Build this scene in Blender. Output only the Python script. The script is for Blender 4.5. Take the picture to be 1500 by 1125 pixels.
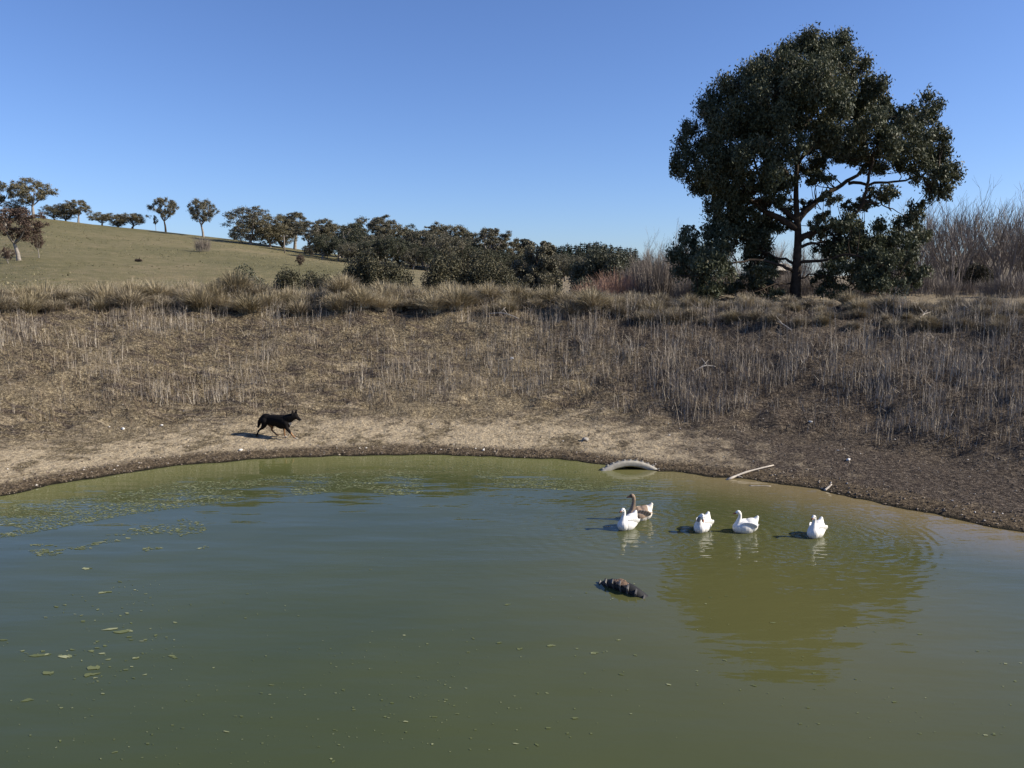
import bpy, bmesh, math, random
import numpy as np
from mathutils import Vector, Matrix
sc = bpy.context.scene
for o in list(bpy.data.objects): bpy.data.objects.remove(o)
C = sc.collection
rad = math.radians

# ------------------------------------------------------------------ camera
F = 1165.0; CX, CY = 750.0, 562.5; HCAM = 4.0; PITCH = rad(7.46)
cam_d = bpy.data.cameras.new('camera'); cam = bpy.data.objects.new('camera', cam_d); C.objects.link(cam)
cam.location = (0, 0, HCAM); cam.rotation_euler = (math.pi/2 - PITCH, 0, 0)
cam_d.sensor_width = 36; cam_d.lens = 36*F/1500; cam_d.clip_start = .1; cam_d.clip_end = 9000
sc.camera = cam
# ------------------------------------------------------------------ light
SUN_EL = rad(31); SUN_DIR = Vector((1.0, -0.10, 0)).normalized()*math.cos(SUN_EL) + Vector((0, 0, math.sin(SUN_EL)))
w = bpy.data.worlds.new('World'); sc.world = w; w.use_nodes = True
nt = w.node_tree; bg = nt.nodes['Background']
sky = nt.nodes.new('ShaderNodeTexSky'); sky.sky_type = 'NISHITA'; sky.sun_disc = False
sky.sun_elevation = SUN_EL; sky.sun_rotation = math.atan2(SUN_DIR.x, SUN_DIR.y)
sky.altitude = 900; sky.air_density = 1.0; sky.dust_density = 1.0; sky.ozone_density = 2.0
wb = nt.nodes.new('ShaderNodeMix'); wb.data_type = 'RGBA'; wb.blend_type = 'MULTIPLY'; wb.inputs[0].default_value = 1; wb.inputs[7].default_value = (.72, .87, 1.22, 1)
nt.links.new(sky.outputs[0], wb.inputs[6]); nt.links.new(wb.outputs[2], bg.inputs[0]); bg.inputs[1].default_value = 0.088
sd = bpy.data.lights.new('sun', 'SUN'); sd.energy = 5.0; sd.angle = rad(.5); sd.color = (1.0, .92, .78)
sun = bpy.data.objects.new('sun', sd); C.objects.link(sun)
sun.rotation_euler = SUN_DIR.to_track_quat('Z', 'Y').to_euler()
sc.view_settings.view_transform = 'Standard'; sc.view_settings.look = 'None'
sc.view_settings.exposure = 0.58; sc.view_settings.gamma = 1

# ------------------------------------------------------------------ helpers
def tag(o, label=None, cat=None, group=None, kind=None):
    if label: o['label'] = label
    if cat: o['category'] = cat
    if group: o['group'] = group
    if kind: o['kind'] = kind
    return o
def empty(name, loc, rz=0, scale=1.0):
    o = bpy.data.objects.new(name, None); C.objects.link(o); o.location = loc; o.rotation_euler = (0, 0, rz)
    o.scale = (scale,)*3 if not hasattr(scale, '__len__') else scale
    o.empty_display_size = .2
    return o
def link(name, me, parent=None, mat=None):
    o = bpy.data.objects.new(name, me); C.objects.link(o)
    if parent: o.parent = parent
    if mat and not me.materials: me.materials.append(mat)
    return o
def children(o): return [c for c in bpy.data.objects if c.parent == o]
def copy_tree(o, loc, rz, scale=1.0, kids=None):
    c = o.copy(); C.objects.link(c); c.location = loc; c.rotation_euler = (0, 0, rz)
    c.scale = (scale,)*3 if not hasattr(scale, '__len__') else scale
    for k in (kids if kids is not None else children(o)):
        d = k.copy(); C.objects.link(d); d.parent = c
    return c
def np_mesh(name, V, faces, k, mat=None, smooth=False):
    """V (n,3) ; faces (m,k) same sized polygons"""
    V = np.asarray(V, dtype=np.float32); faces = np.asarray(faces, dtype=np.int32)
    me = bpy.data.meshes.new(name); me.vertices.add(len(V)); me.vertices.foreach_set('co', V.ravel())
    m = len(faces); me.loops.add(m*k); me.loops.foreach_set('vertex_index', faces.ravel())
    me.polygons.add(m); me.polygons.foreach_set('loop_start', np.arange(0, m*k, k, dtype=np.int32))
    me.polygons.foreach_set('use_smooth', np.full(m, smooth)); me.update(calc_edges=True)
    if mat: me.materials.append(mat)
    return me
class MB:
    def __init__(s): s.v = []; s.f = []
    def tube(s, pts, radii, n=6, cap=True, squash=1.0):
        pts = [Vector(p) for p in pts]; base = len(s.v); up = Vector((0, 0, 1))
        last = None
        for i, p in enumerate(pts):
            t = (pts[min(i+1, len(pts)-1)] - pts[max(i-1, 0)])
            if t.length < 1e-9: t = Vector((0, 0, 1))
            t.normalize()
            if last is None: a = t.cross(up if abs(t.z) < .9 else Vector((1, 0, 0)))
            else: a = last - t*last.dot(t)
            a.normalize(); b = t.cross(a); last = a
            for j in range(n):
                q = 2*math.pi*j/n
                s.v.append(tuple(p + (a*math.cos(q) + b*math.sin(q)*squash)*radii[i]))
        for i in range(len(pts)-1):
            for j in range(n):
                a0 = base+i*n+j; a1 = base+i*n+(j+1) % n
                s.f.append((a0, a1, a1+n, a0+n))
        if cap:
            s.f.append(tuple(base+j for j in reversed(range(n)))); e = base+(len(pts)-1)*n
            s.f.append(tuple(e+j for j in range(n)))
    def box(s, c, h, R=None):
        b = len(s.v); c = Vector(c)
        for z in (-1, 1):
            for x, y in ((-1, -1), (1, -1), (1, 1), (-1, 1)):
                p = Vector((x*h[0], y*h[1], z*h[2]))
                if R is not None: p = R @ p
                s.v.append(tuple(c+p))
        for f in ((3, 2, 1, 0), (4, 5, 6, 7), (0, 1, 5, 4), (1, 2, 6, 5), (2, 3, 7, 6), (3, 0, 4, 7)):
            s.f.append(tuple(b+i for i in f))
    def ball(s, c, r, nu=10, nv=7):
        c = Vector(c); r = (r,)*3 if not hasattr(r, '__len__') else r; b = len(s.v)
        for i in range(1, nv):
            th = math.pi*i/nv
            for j in range(nu):
                q = 2*math.pi*j/nu
                s.v.append((c.x+r[0]*math.sin(th)*math.cos(q), c.y+r[1]*math.sin(th)*math.sin(q), c.z+r[2]*math.cos(th)))
        s.v.append((c.x, c.y, c.z+r[2])); s.v.append((c.x, c.y, c.z-r[2])); T = len(s.v)-2
        for i in range(nv-2):
            for j in range(nu):
                a = b+i*nu+j; a1 = b+i*nu+(j+1) % nu
                s.f.append((a, a+nu, a1+nu, a1))
        for j in range(nu):
            s.f.append((T, b+j, b+(j+1) % nu)); e = b+(nv-2)*nu
            s.f.append((T+1, e+(j+1) % nu, e+j))
    def mesh(s, name, mat=None, smooth=True):
        me = bpy.data.meshes.new(name); me.from_pydata(s.v, [], s.f)
        for p in me.polygons: p.use_smooth = smooth
        if mat: me.materials.append(mat)
        me.update(); return me
def remeshed(mb, name, mat, voxel, smooth=6, fac=.6):
    ts = bpy.data.scenes.new('scratch'); me = mb.mesh(name+'_src'); o = bpy.data.objects.new('tmp', me); ts.collection.objects.link(o)
    m = o.modifiers.new('r', 'REMESH'); m.mode = 'VOXEL'; m.voxel_size = voxel; m.use_smooth_shade = True
    m = o.modifiers.new('s', 'SMOOTH'); m.iterations = smooth; m.factor = fac
    ts.view_layers[0].update(); dg = ts.view_layers[0].depsgraph; me2 = bpy.data.meshes.new_from_object(o.evaluated_get(dg))
    me2.name = name; bpy.data.objects.remove(o); bpy.data.meshes.remove(me); bpy.data.scenes.remove(ts); me2.materials.clear(); me2.materials.append(mat)
    for p in me2.polygons: p.use_smooth = True
    return me2
# -------- noise
def _h(ix, iy, seed):
    n = (ix.astype(np.int64)*374761393 + iy.astype(np.int64)*668265263 + seed*1442695041) & 0x7fffffff
    n = ((n ^ (n >> 13))*1274126177) & 0x7fffffff
    n = n ^ (n >> 16)
    return (n & 0xffff)/65535.0
def vn(x, y, seed=0):
    x = np.asarray(x, float); y = np.asarray(y, float)
    ix = np.floor(x); iy = np.floor(y); fx = x-ix; fy = y-iy
    fx = fx*fx*(3-2*fx); fy = fy*fy*(3-2*fy)
    a = _h(ix, iy, seed); b = _h(ix+1, iy, seed); c = _h(ix, iy+1, seed); d = _h(ix+1, iy+1, seed)
    return (a*(1-fx)+b*fx)*(1-fy) + (c*(1-fx)+d*fx)*fy
def fbm(x, y, seed=0, o=3):
    r = 0; a = .5; t = 0
    for i in range(o): r = r + a*vn(x*2**i, y*2**i, seed+i*7); t += a; a *= .5
    return r/t
def sstep(a, b, x):
    t = np.clip((np.asarray(x, float)-a)/(b-a), 0, 1); return t*t*(3-2*t)

# ------------------------------------------------------------------ pixel ray and terrain
cp, sp = math.cos(PITCH), math.sin(PITCH)
def ray(px, py):
    a = (px-CX)/F; b = (CY-py)/F
    return np.array([a, cp + b*sp, -sp + b*cp])
def flat(px, py, z=0.0):
    d = ray(px, py); t = (z-HCAM)/d[2]; return (d[0]*t, d[1]*t)
shore_px = [(0, 727), (100, 706), (250, 684), (400, 672), (600, 667), (700, 668), (800, 673), (900, 683), (1000, 694), (1100, 704), (1200, 718), (1300, 739), (1400, 761), (1500, 782)]
ctrl = [flat(*p) for p in shore_px] + [(10.2, 10.0), (11.0, 7.0), (9.5, 4.6), (5.5, 4.2), (0, 4.7), (-2.8, 5.2), (-4.1, 5.75), (-5.6, 6.6), (-8.5, 7.8), (-11.5, 9.8), (-12.0, 12.2), (-11.0, 13.8)]
def catmull(P, n=6):
    P = np.array(P); N = len(P); out = []
    for i in range(N):
        p0, p1, p2, p3 = P[i-1], P[i], P[(i+1) % N], P[(i+2) % N]
        for k in range(n):
            t = k/n
            out.append(.5*((2*p1)+(-p0+p2)*t+(2*p0-5*p1+4*p2-p3)*t*t+(-p0+3*p1-3*p2+p3)*t**3))
    return np.array(out)
SH = catmull(ctrl, 5)
def sdist(x, y):
    x = np.asarray(x, float); y = np.asarray(y, float); shp = x.shape; x = x.ravel(); y = y.ravel()
    best = np.full(x.shape, 1e18); inside = np.zeros(x.shape, bool); n = len(SH)
    for i in range(n):
        ax, ay = SH[i]; bx, by = SH[(i+1) % n]; dx, dy = bx-ax, by-ay
        t = np.clip(((x-ax)*dx+(y-ay)*dy)/(dx*dx+dy*dy), 0, 1)
        best = np.minimum(best, (x-ax-t*dx)**2+(y-ay-t*dy)**2)
        c = ((ay > y) != (by > y)) & (x < (bx-ax)*(y-ay)/((by-ay) if by != ay else 1e-9)+ax)
        inside ^= c
    s = np.sqrt(best); s = np.where(inside, -s, s)
    s = s + np.where(s > -1.0, (fbm(x*1.1, y*1.1, 5)-.5)*.35*sstep(6, 12, y) + (fbm(x*4, y*4, 9)-.5)*.12, 0)
    return s.reshape(shp)
RT = np.array([(-600, 330, 220), (0, 322, 225), (60, 320, 225), (150, 331, 230), (250, 341, 235), (350, 352, 235), (450, 367, 235), (550, 380, 240),
               (650, 390, 250), (750, 399, 270), (850, 404, 300), (1000, 405, 300), (1250, 404, 260), (1330, 394, 220), (1420, 376, 200), (1500, 364, 200), (1700, 356, 200), (2200, 380, 220)], float)
def Wd(x): return 11.3 + 1.6*sstep(6, 16, np.abs(x))
def zfun(x, y, s=None):
    x = np.asarray(x, float); y = np.asarray(y, float)
    if s is None: s = sdist(x, y)
    W = Wd(x)
    zf = np.interp(s, [-20, -3, 0, .3, 2.5], [-1.6, -1.0, 0, .09, .34])
    t = np.clip((s-2.5)/(W-2.5), 0, 1)
    zf = zf + 2.66*(.35*t+.65*t*t*(3-2*t))*(s > 2.5)
    zn = np.minimum(np.where(s > 0, s*.42, s*.4), 2.4)
    k = sstep(7, 12, y); z = zn*(1-k)+zf*k
    # litter mounds and small scale relief on the bank
    rough = sstep(1.5, 4, s)*k
    z = z + rough*((fbm(x*.7, y*.7, 21)-.5)*.34 + (fbm(x*2.6, y*2.6, 31)-.5)*.24) + sstep(0.05, .5, s)*k*(fbm(x*6, y*6, 41)-.5)*.045
    # scarp and hummocks along the crest
    cr = np.exp(-((s-W+.4)/1.3)**2)*k
    z = z + cr*(fbm(x*.8, y*.8, 51)-.45)*.65
    z = z + sstep(.55, 1.0, (s-2.5)/(W-2.5))*(1-sstep(-4, 8, x))*.2*k
    # ground behind the crest
    u = np.where(y > 5, x/np.maximum(y, 5), x/5); px = np.clip(CX+F*u, -600, 2200)
    left = 1-sstep(820, 1000, px)
    zb = z - sstep(W+1.5, W+11, s)*left*1.5*k
    ys = np.interp(px, RT[:, 0], RT[:, 1]); R = np.interp(px, RT[:, 0], RT[:, 2])
    zR = HCAM+R*(410-ys)/F
    hy = np.maximum(y, np.abs(x)*.55)
    t = np.clip((hy-42)/(R-42), 0, 1); e = t**1.25
    zh = zb*(1-e)+zR*e + (fbm(x*.03, y*.03, 61)-.5)*2.0*t*(1-t)*2 + (fbm(x*.15, y*.15, 62)-.5)*.25*sstep(0, .1, t)*(1-sstep(.9, 1, t))
    zh = zh - np.clip(hy-R, 0, 260)*.09
    return zh
def Z(x, y): return float(zfun(np.array([x]), np.array([y]))[0])
_ts = np.concatenate([np.arange(3, 60, .05), np.geomspace(60, 700, 1500)])
def hit(px, py):
    d = ray(px, py); X = d[0]*_ts; Y = d[1]*_ts; zz = HCAM+d[2]*_ts; g = np.maximum(zfun(X, Y), 0)
    i = np.argmax(zz < g)
    if zz[i] >= g[i]: i = len(_ts)-1
    return Vector((X[i], Y[i], float(g[i])))
def at(px, Y, py=None):
    """column px at depth Y, standing on the ground"""
    X = (px-CX)/F*Y*1.0; return Vector((X, Y, Z(X, Y)))

# ------------------------------------------------------------------ materials
def newmat(name):
    m = bpy.data.materials.new(name); m.use_nodes = True; nt = m.node_tree
    return m, nt, nt.nodes['Principled BSDF']
def N(nt, t, **kw):
    n = nt.nodes.new(t)
    for k, v in kw.items(): setattr(n, k, v)
    return n
def ramp(nt, fac, stops, interp='LINEAR'):
    r = N(nt, 'ShaderNodeValToRGB'); r.color_ramp.interpolation = interp
    el = r.color_ramp.elements
    while len(el) < len(stops): el.new(.5)
    for e, (p, c) in zip(el, stops): e.position = p; e.color = (*c, 1) if len(c) == 3 else c
    nt.links.new(fac, r.inputs[0]); return r.outputs[0]
def noise(nt, vec, scale, detail=4, rough=.6, dist=0):
    n = N(nt, 'ShaderNodeTexNoise'); n.inputs['Scale'].default_value = scale; n.inputs['Detail'].default_value = detail
    n.inputs['Roughness'].default_value = rough; n.inputs['Distortion'].default_value = dist
    if vec is not None: nt.links.new(vec, n.inputs['Vector'])
    return n.outputs['Fac']
def mix(nt, fac, a, b, mode='MIX'):
    n = N(nt, 'ShaderNodeMix', data_type='RGBA', blend_type=mode)
    for sock, v in ((n.inputs[0], fac), (n.inputs[6], a), (n.inputs[7], b)):
        if isinstance(v, (int, float)): sock.default_value = v
        elif isinstance(v, tuple): sock.default_value = (*v, 1)
        else: nt.links.new(v, sock)
    return n.outputs[2]
def math_(nt, op, a, b=None, c=None, clamp=False):
    n = N(nt, 'ShaderNodeMath', operation=op, use_clamp=clamp)
    for i, v in enumerate((a, b, c)):
        if v is None: continue
        if isinstance(v, (int, float)): n.inputs[i].default_value = v
        else: nt.links.new(v, n.inputs[i])
    return n.outputs[0]
def mrange(nt, v, a, b, c=0, d=1):
    n = N(nt, 'ShaderNodeMapRange'); n.interpolation_type = 'SMOOTHSTEP'
    nt.links.new(v, n.inputs[0])
    for i, q in enumerate((a, b, c, d)): n.inputs[i+1].default_value = q
    return n.outputs[0]
def bump(nt, h, strength, dist, bs):
    b = N(nt, 'ShaderNodeBump'); b.inputs['Strength'].default_value = strength; b.inputs['Distance'].default_value = dist
    nt.links.new(h, b.inputs['Height']); nt.links.new(b.outputs[0], bs.inputs['Normal']); return b
def blade_mat(name, stops, rough=.75, trans=0.0, spec=.3, patch=None):
    """foliage / stalk material: colour varies per blade, plus patches in object space"""
    m, nt, bs = newmat(name); g = N(nt, 'ShaderNodeNewGeometry')
    f = g.outputs['Random Per Island']
    if patch:
        n = noise(nt, g.outputs['Position'], patch[0], 2)
        f = math_(nt, 'ADD', math_(nt, 'MULTIPLY', f, 1-patch[1]), math_(nt, 'MULTIPLY', mrange(nt, n, .35, .65), patch[1]))
    col = ramp(nt, f, stops); nt.links.new(col, bs.inputs['Base Color'])
    bs.inputs['Roughness'].default_value = rough; bs.inputs['Specular IOR Level'].default_value = spec
    if trans:
        t = N(nt, 'ShaderNodeBsdfTranslucent'); nt.links.new(col, t.inputs[0]); mx = N(nt, 'ShaderNodeMixShader')
        mx.inputs[0].default_value = trans; out = nt.nodes['Material Output']
        nt.links.new(bs.outputs[0], mx.inputs[1]); nt.links.new(t.outputs[0], mx.inputs[2]); nt.links.new(mx.outputs[0], out.inputs[0])
    return m
def simple(name, col, rough=.7, nscale=None, col2=None, bs_=None, spec=.4):
    m, nt, bs = newmat(name); bs.inputs['Roughness'].default_value = rough; bs.inputs['Specular IOR Level'].default_value = spec
    if nscale:
        tc = N(nt, 'ShaderNodeTexCoord').outputs['Object']; n = noise(nt, tc, nscale, 5)
        nt.links.new(ramp(nt, n, [(.3, col), (.7, col2)]), bs.inputs['Base Color'])
        if bs_: bump(nt, n, .8, bs_, bs)
    else: bs.inputs['Base Color'].default_value = (*col, 1)
    return m
M = {}
M['straw'] = blade_mat('straw grass', [(0, (.085, .068, .036)), (.5, (.27, .22, .13)), (1, (.56, .47, .33))], patch=(.6, .4), trans=.06)
M['pale_straw'] = blade_mat('pale straw', [(0, (.30, .24, .16)), (1, (.62, .52, .38))], trans=.25)
M['dead'] = blade_mat('dead stalks', [(0, (.10, .075, .055)), (.5, (.29, .24, .185)), (1, (.60, .53, .43))], patch=(.35, .2))
M['darkdead'] = blade_mat('dark dead weeds', [(0, (.04, .028, .02)), (.6, (.10, .072, .05)), (1, (.2, .15, .10))])
M['litter'] = blade_mat('litter', [(0, (.03, .023, .015)), (.5, (.15, .118, .08)), (1, (.50, .42, .31))], patch=(.5, .4))
M['gravel'] = blade_mat('gravel', [(0, (.05, .038, .028)), (.6, (.17, .13, .095)), (.93, (.33, .27, .2)), (1, (.6, .56, .5))], rough=.85)
M['bark'] = simple('gum bark', (.07, .052, .038), .9, 6, (.028, .021, .016), .02, .12)
M['palebark'] = simple('pale gum bark', (.32, .28, .24), .8, 3, (.14, .12, .10), .01)
M['leaf'] = blade_mat('gum leaves', [(0, (.032, .040, .02)), (.5, (.068, .076, .04)), (.85, (.125, .13, .075)), (1, (.19, .155, .10))], rough=.58, spec=.22, trans=.12, patch=(.8, .25))
M['farleaf'] = blade_mat('distant gum leaves', [(0, (.055, .055, .034)), (.5, (.12, .112, .072)), (1, (.21, .18, .125))], rough=.6, trans=.1)
M['oliveleaf'] = blade_mat('olive gum leaves', [(0, (.07, .065, .034)), (.5, (.15, .13, .072)), (1, (.25, .21, .13))], rough=.6, trans=.1)
M['darkleaf'] = blade_mat('dark leaves', [(0, (.028, .034, .02)), (.6, (.065, .07, .04)), (1, (.13, .12, .075))], rough=.55, trans=.08)
M['redleaf'] = blade_mat('reddish leaves', [(0, (.05, .034, .024)), (.5, (.10, .066, .048)), (1, (.16, .11, .08))], rough=.65, trans=.1)
M['bushleaf'] = blade_mat('bush leaves', [(0, (.03, .032, .016)), (.5, (.075, .07, .038)), (1, (.14, .12, .07))], rough=.65, trans=.1)
M['pineleaf'] = blade_mat('pine needles', [(0, (.012, .022, .012)), (1, (.035, .05, .026))], rough=.6)
M['twig'] = blade_mat('bare twigs', [(0, (.10, .08, .065)), (1, (.28, .235, .195))], rough=.8)
M['redtwig'] = blade_mat('red twigs', [(0, (.26, .15, .10)), (1, (.48, .32, .24))], rough=.8)

# ground -------------------------------------------------------------
def ground_mat():
    m, nt, bs = newmat('ground'); g = N(nt, 'ShaderNodeNewGeometry').outputs['Position']
    at_ = lambda n: N(nt, 'ShaderNodeAttribute', attribute_name=n).outputs['Fac']
    s, side, far = at_('shore'), at_('side'), at_('far')
    n_big = noise(nt, g, .45, 4); n_mid = noise(nt, g, 2.2, 6, .65); n_fine = noise(nt, g, 14, 6, .7); n_vf = noise(nt, g, 45, 4, .7)
    spk = math_(nt, 'ADD', math_(nt, 'MULTIPLY', n_fine, .55), math_(nt, 'MULTIPLY', n_vf, .45))
    rim = ramp(nt, spk, [(.36, (.018, .013, .009)), (.5, (.085, .062, .038)), (.62, (.26, .20, .13))])
    sand = ramp(nt, spk, [(.34, (.12, .09, .055)), (.46, (.36, .285, .185)), (.62, (.56, .46, .315))])
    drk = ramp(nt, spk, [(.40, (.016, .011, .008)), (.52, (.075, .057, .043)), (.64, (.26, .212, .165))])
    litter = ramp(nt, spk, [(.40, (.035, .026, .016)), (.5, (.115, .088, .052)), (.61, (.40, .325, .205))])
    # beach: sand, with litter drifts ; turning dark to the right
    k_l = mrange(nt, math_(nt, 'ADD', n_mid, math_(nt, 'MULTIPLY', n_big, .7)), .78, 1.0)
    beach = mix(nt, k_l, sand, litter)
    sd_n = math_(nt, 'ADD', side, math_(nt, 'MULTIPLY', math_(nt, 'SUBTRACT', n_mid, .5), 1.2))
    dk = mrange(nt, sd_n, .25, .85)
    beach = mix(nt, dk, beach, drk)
    mps = N(nt, 'ShaderNodeMapping'); mps.inputs['Scale'].default_value = (.8, 2.6, 1); nt.links.new(g, mps.inputs[0])
    n_st = noise(nt, mps.outputs[0], 1.6, 6, .7)
    up = mix(nt, mrange(nt, n_st, .47, .58), litter, drk)
    pm = math_(nt, 'MULTIPLY', mrange(nt, noise(nt, mps.outputs[0], 1.1, 6, .75), .50, .66, 0, .85), mrange(nt, s, 4.5, 8, 1, .25))
    up = mix(nt, pm, up, sand)
    up = mix(nt, mrange(nt, n_big, .46, .64), up, mix(nt, .18, litter, sand))
    up = mix(nt, math_(nt, 'MULTIPLY', dk, .85), up, drk)
    e = math_(nt, 'ADD', s, math_(nt, 'MULTIPLY', math_(nt, 'SUBTRACT', n_mid, .5), 1.5))
    col = mix(nt, mrange(nt, e, 2.0, 3.4), beach, up)
    e2 = math_(nt, 'ADD', s, math_(nt, 'MULTIPLY', math_(nt, 'SUBTRACT', n_mid, .5), .8))
    col = mix(nt, mrange(nt, e2, .35, .75), rim, col)
    wet = mrange(nt, math_(nt, 'ADD', s, math_(nt, 'MULTIPLY', math_(nt, 'SUBTRACT', n_fine, .5), .2)), .02, .16)
    col = mix(nt, wet, (.014, .012, .006), col)
    # paddock
    p_n = noise(nt, g, .035, 5, .6); p_f = noise(nt, g, .6, 6, .7); p_g = noise(nt, g, 5, 3)
    pf = math_(nt, 'ADD', math_(nt, 'MULTIPLY', p_n, .5), math_(nt, 'MULTIPLY', p_f, .5))
    pad = ramp(nt, pf, [(.38, (.115, .105, .048)), (.5, (.165, .145, .070)), (.60, (.245, .195, .108))])
    pad = mix(nt, mrange(nt, p_g, .3, .7, 0, .35), pad, (.10, .09, .05))
    dry = ramp(nt, pf, [(.36, (.14, .11, .07)), (.6, (.29, .235, .155))])
    pad = mix(nt, at_('dry'), pad, dry)
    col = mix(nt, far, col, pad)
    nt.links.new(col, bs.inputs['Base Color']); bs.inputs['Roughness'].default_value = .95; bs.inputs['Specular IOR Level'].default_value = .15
    clod = math_(nt, 'ADD', spk, math_(nt, 'MULTIPLY', noise(nt, g, 5.0, 4, .6), 2.0))
    bump(nt, clod, 1.0, .085, bs)
    return m
def axis(segs):
    out = [segs[0][0]]
    for a, b, h0, h1 in segs:
        x = a; L = b-a
        pts = []
        while x < b-1e-6:
            t = (x-a)/L; h = h0*(h1/h0)**t; x = min(x+h, b); pts.append(x)
        out += pts
    return np.array(out)
px_ = axis([(0, 14, .13, .14), (14, 24, .14, .3), (24, 80, .3, 3), (80, 400, 3, 14), (400, 4000, 14, 500)])
xs = np.concatenate([-px_[::-1], px_[1:]])
ys_ = axis([(-400, -40, 60, 8), (-40, 3, 8, .5), (3, 11, .5, .16), (11, 31, .085, .11), (31, 60, .11, 1.2), (60, 330, 1.2, 5), (330, 5000, 5, 500)])
GX, GY = np.meshgrid(xs, ys_); S = sdist(GX, GY); GZ = zfun(GX, GY, S)
ny, nx = GX.shape
V = np.stack([GX.ravel(), GY.ravel(), GZ.ravel()], 1)
idx = np.arange(ny*nx).reshape(ny, nx)
Fc = np.stack([idx[:-1, :-1].ravel(), idx[:-1, 1:].ravel(), idx[1:, 1:].ravel(), idx[1:, :-1].ravel()], 1)
me = np_mesh('ground', V, Fc, 4, ground_mat(), True)
def vattr(me, name, a):
    t = me.attributes.new(name, 'FLOAT', 'POINT'); t.data.foreach_set('value', np.asarray(a, np.float32).ravel())
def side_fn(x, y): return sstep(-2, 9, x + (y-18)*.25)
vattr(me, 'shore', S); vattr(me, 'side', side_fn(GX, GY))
W_ = Wd(GX); vattr(me, 'far', sstep(3, 8, S-W_))
upx = CX+F*GX/np.maximum(GY, 5)
vattr(me, 'dry', np.clip(sstep(560, 700, upx)+(1-sstep(0, 14, S-W_)), 0, 1))
ground = link('ground', me); tag(ground, kind='structure')

# water --------------------------------------------------------------
GEESE = [('goose_a', 919, 775), ('goose_b', 936, 762), ('goose_c', 1029, 778), ('goose_d', 1091, 780), ('goose_e', 1194, 786)]
gpos = [flat(a, b) for _, a, b in GEESE]
def water_mat():
    m, nt, bs = newmat('pond water'); g = N(nt, 'ShaderNodeNewGeometry').outputs['Position']
    s = N(nt, 'ShaderNodeAttribute', attribute_name='shore').outputs['Fac']
    alg = N(nt, 'ShaderNodeAttribute', attribute_name='algae').outputs['Fac']
    brn = N(nt, 'ShaderNodeAttribute', attribute_name='brown').outputs['Fac']
    n1 = noise(nt, g, .25, 3)
    deep = ramp(nt, n1, [(.3, (.047, .060, .023)), (.7, (.062, .074, .027))])
    deep = mix(nt, brn, deep, (.095, .092, .033))
    sh = mix(nt, alg, (.175, .135, .065), (.135, .14, .05))
    col = mix(nt, s, deep, sh)
    nt.links.new(col, bs.inputs['Base Color']); bs.inputs['Roughness'].default_value = .012
    bs.inputs['IOR'].default_value = 1.333; bs.inputs['Specular IOR Level'].default_value = .5
    # ripples
    mp = N(nt, 'ShaderNodeMapping'); mp.inputs['Scale'].default_value = (.45, 1.3, 1); mp.inputs['Rotation'].default_value = (0, 0, .12); nt.links.new(g, mp.inputs[0])
    h = math_(nt, 'MULTIPLY', noise(nt, mp.outputs[0], 3.0, 2, .45), .0052)
    h2 = math_(nt, 'ADD', math_(nt, 'MULTIPLY', noise(nt, mp.outputs[0], 9, 2, .5), .0009), math_(nt, 'MULTIPLY', noise(nt, mp.outputs[0], 1.1, 1, .4), .017))
    h = math_(nt, 'ADD', h, h2)
    near = None
    for i, (gx, gy) in enumerate(gpos):
        vs = N(nt, 'ShaderNodeVectorMath', operation='DISTANCE'); nt.links.new(g, vs.inputs[0]); vs.inputs[1].default_value = (gx+.1, gy, 0)
        r = math_(nt, 'ADD', vs.outputs['Value'], math_(nt, 'MULTIPLY', noise(nt, g, 1.5, 2), .25))
        wv = math_(nt, 'SINE', math_(nt, 'MULTIPLY', r, 26+3*i)); fo = math_(nt, 'EXPONENT', math_(nt, 'MULTIPLY', r, -.95))
        a = math_(nt, 'MULTIPLY', math_(nt, 'MULTIPLY', wv, fo), .0021)
        h = math_(nt, 'ADD', h, a); near = fo if near is None else math_(nt, 'ADD', near, fo)
    # choppy patches where the geese paddle
    ch = math_(nt, 'MULTIPLY', math_(nt, 'MULTIPLY', noise(nt, mp.outputs[0], 9, 1, .5, .6), near), .0060)
    h = math_(nt, 'ADD', h, ch)
    bump(nt, h, 1.0, 1.0, bs)
    return m
wxs = np.arange(-14, 13.01, .12); wys = np.arange(3, 21.01, .12); WX, WY = np.meshgrid(wxs, wys); WS = sdist(WX, WY)
idx = np.arange(WX.size).reshape(WX.shape)
ff = np.stack([idx[:-1, :-1].ravel(), idx[:-1, 1:].ravel(), idx[1:, 1:].ravel(), idx[1:, :-1].ravel()], 1)
keep = (WS.ravel()[ff].min(1) < .25)
ff = ff[keep]; used = np.unique(ff); rm = np.zeros(WX.size, np.int64); rm[used] = np.arange(len(used))
me = np_mesh('water', np.stack([WX.ravel()[used], WY.ravel()[used], np.zeros(len(used))], 1), rm[ff], 4, water_mat(), True)
wx, wy = WX.ravel()[used], WY.ravel()[used]
vattr(me, 'shore', sstep(-2.6, .0, WS.ravel()[used])*sstep(8.5, 12.5, wy)); vattr(me, 'algae', 1-sstep(1.0, 5.0, wx))
bx, by = flat(1180, 880)
vattr(me, 'brown', np.exp(-(((wx-bx)/3.2)**2+((wy-by)/4.0)**2)))
water = link('water', me); tag(water, kind='structure')

rng = np.random.default_rng(7)
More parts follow.
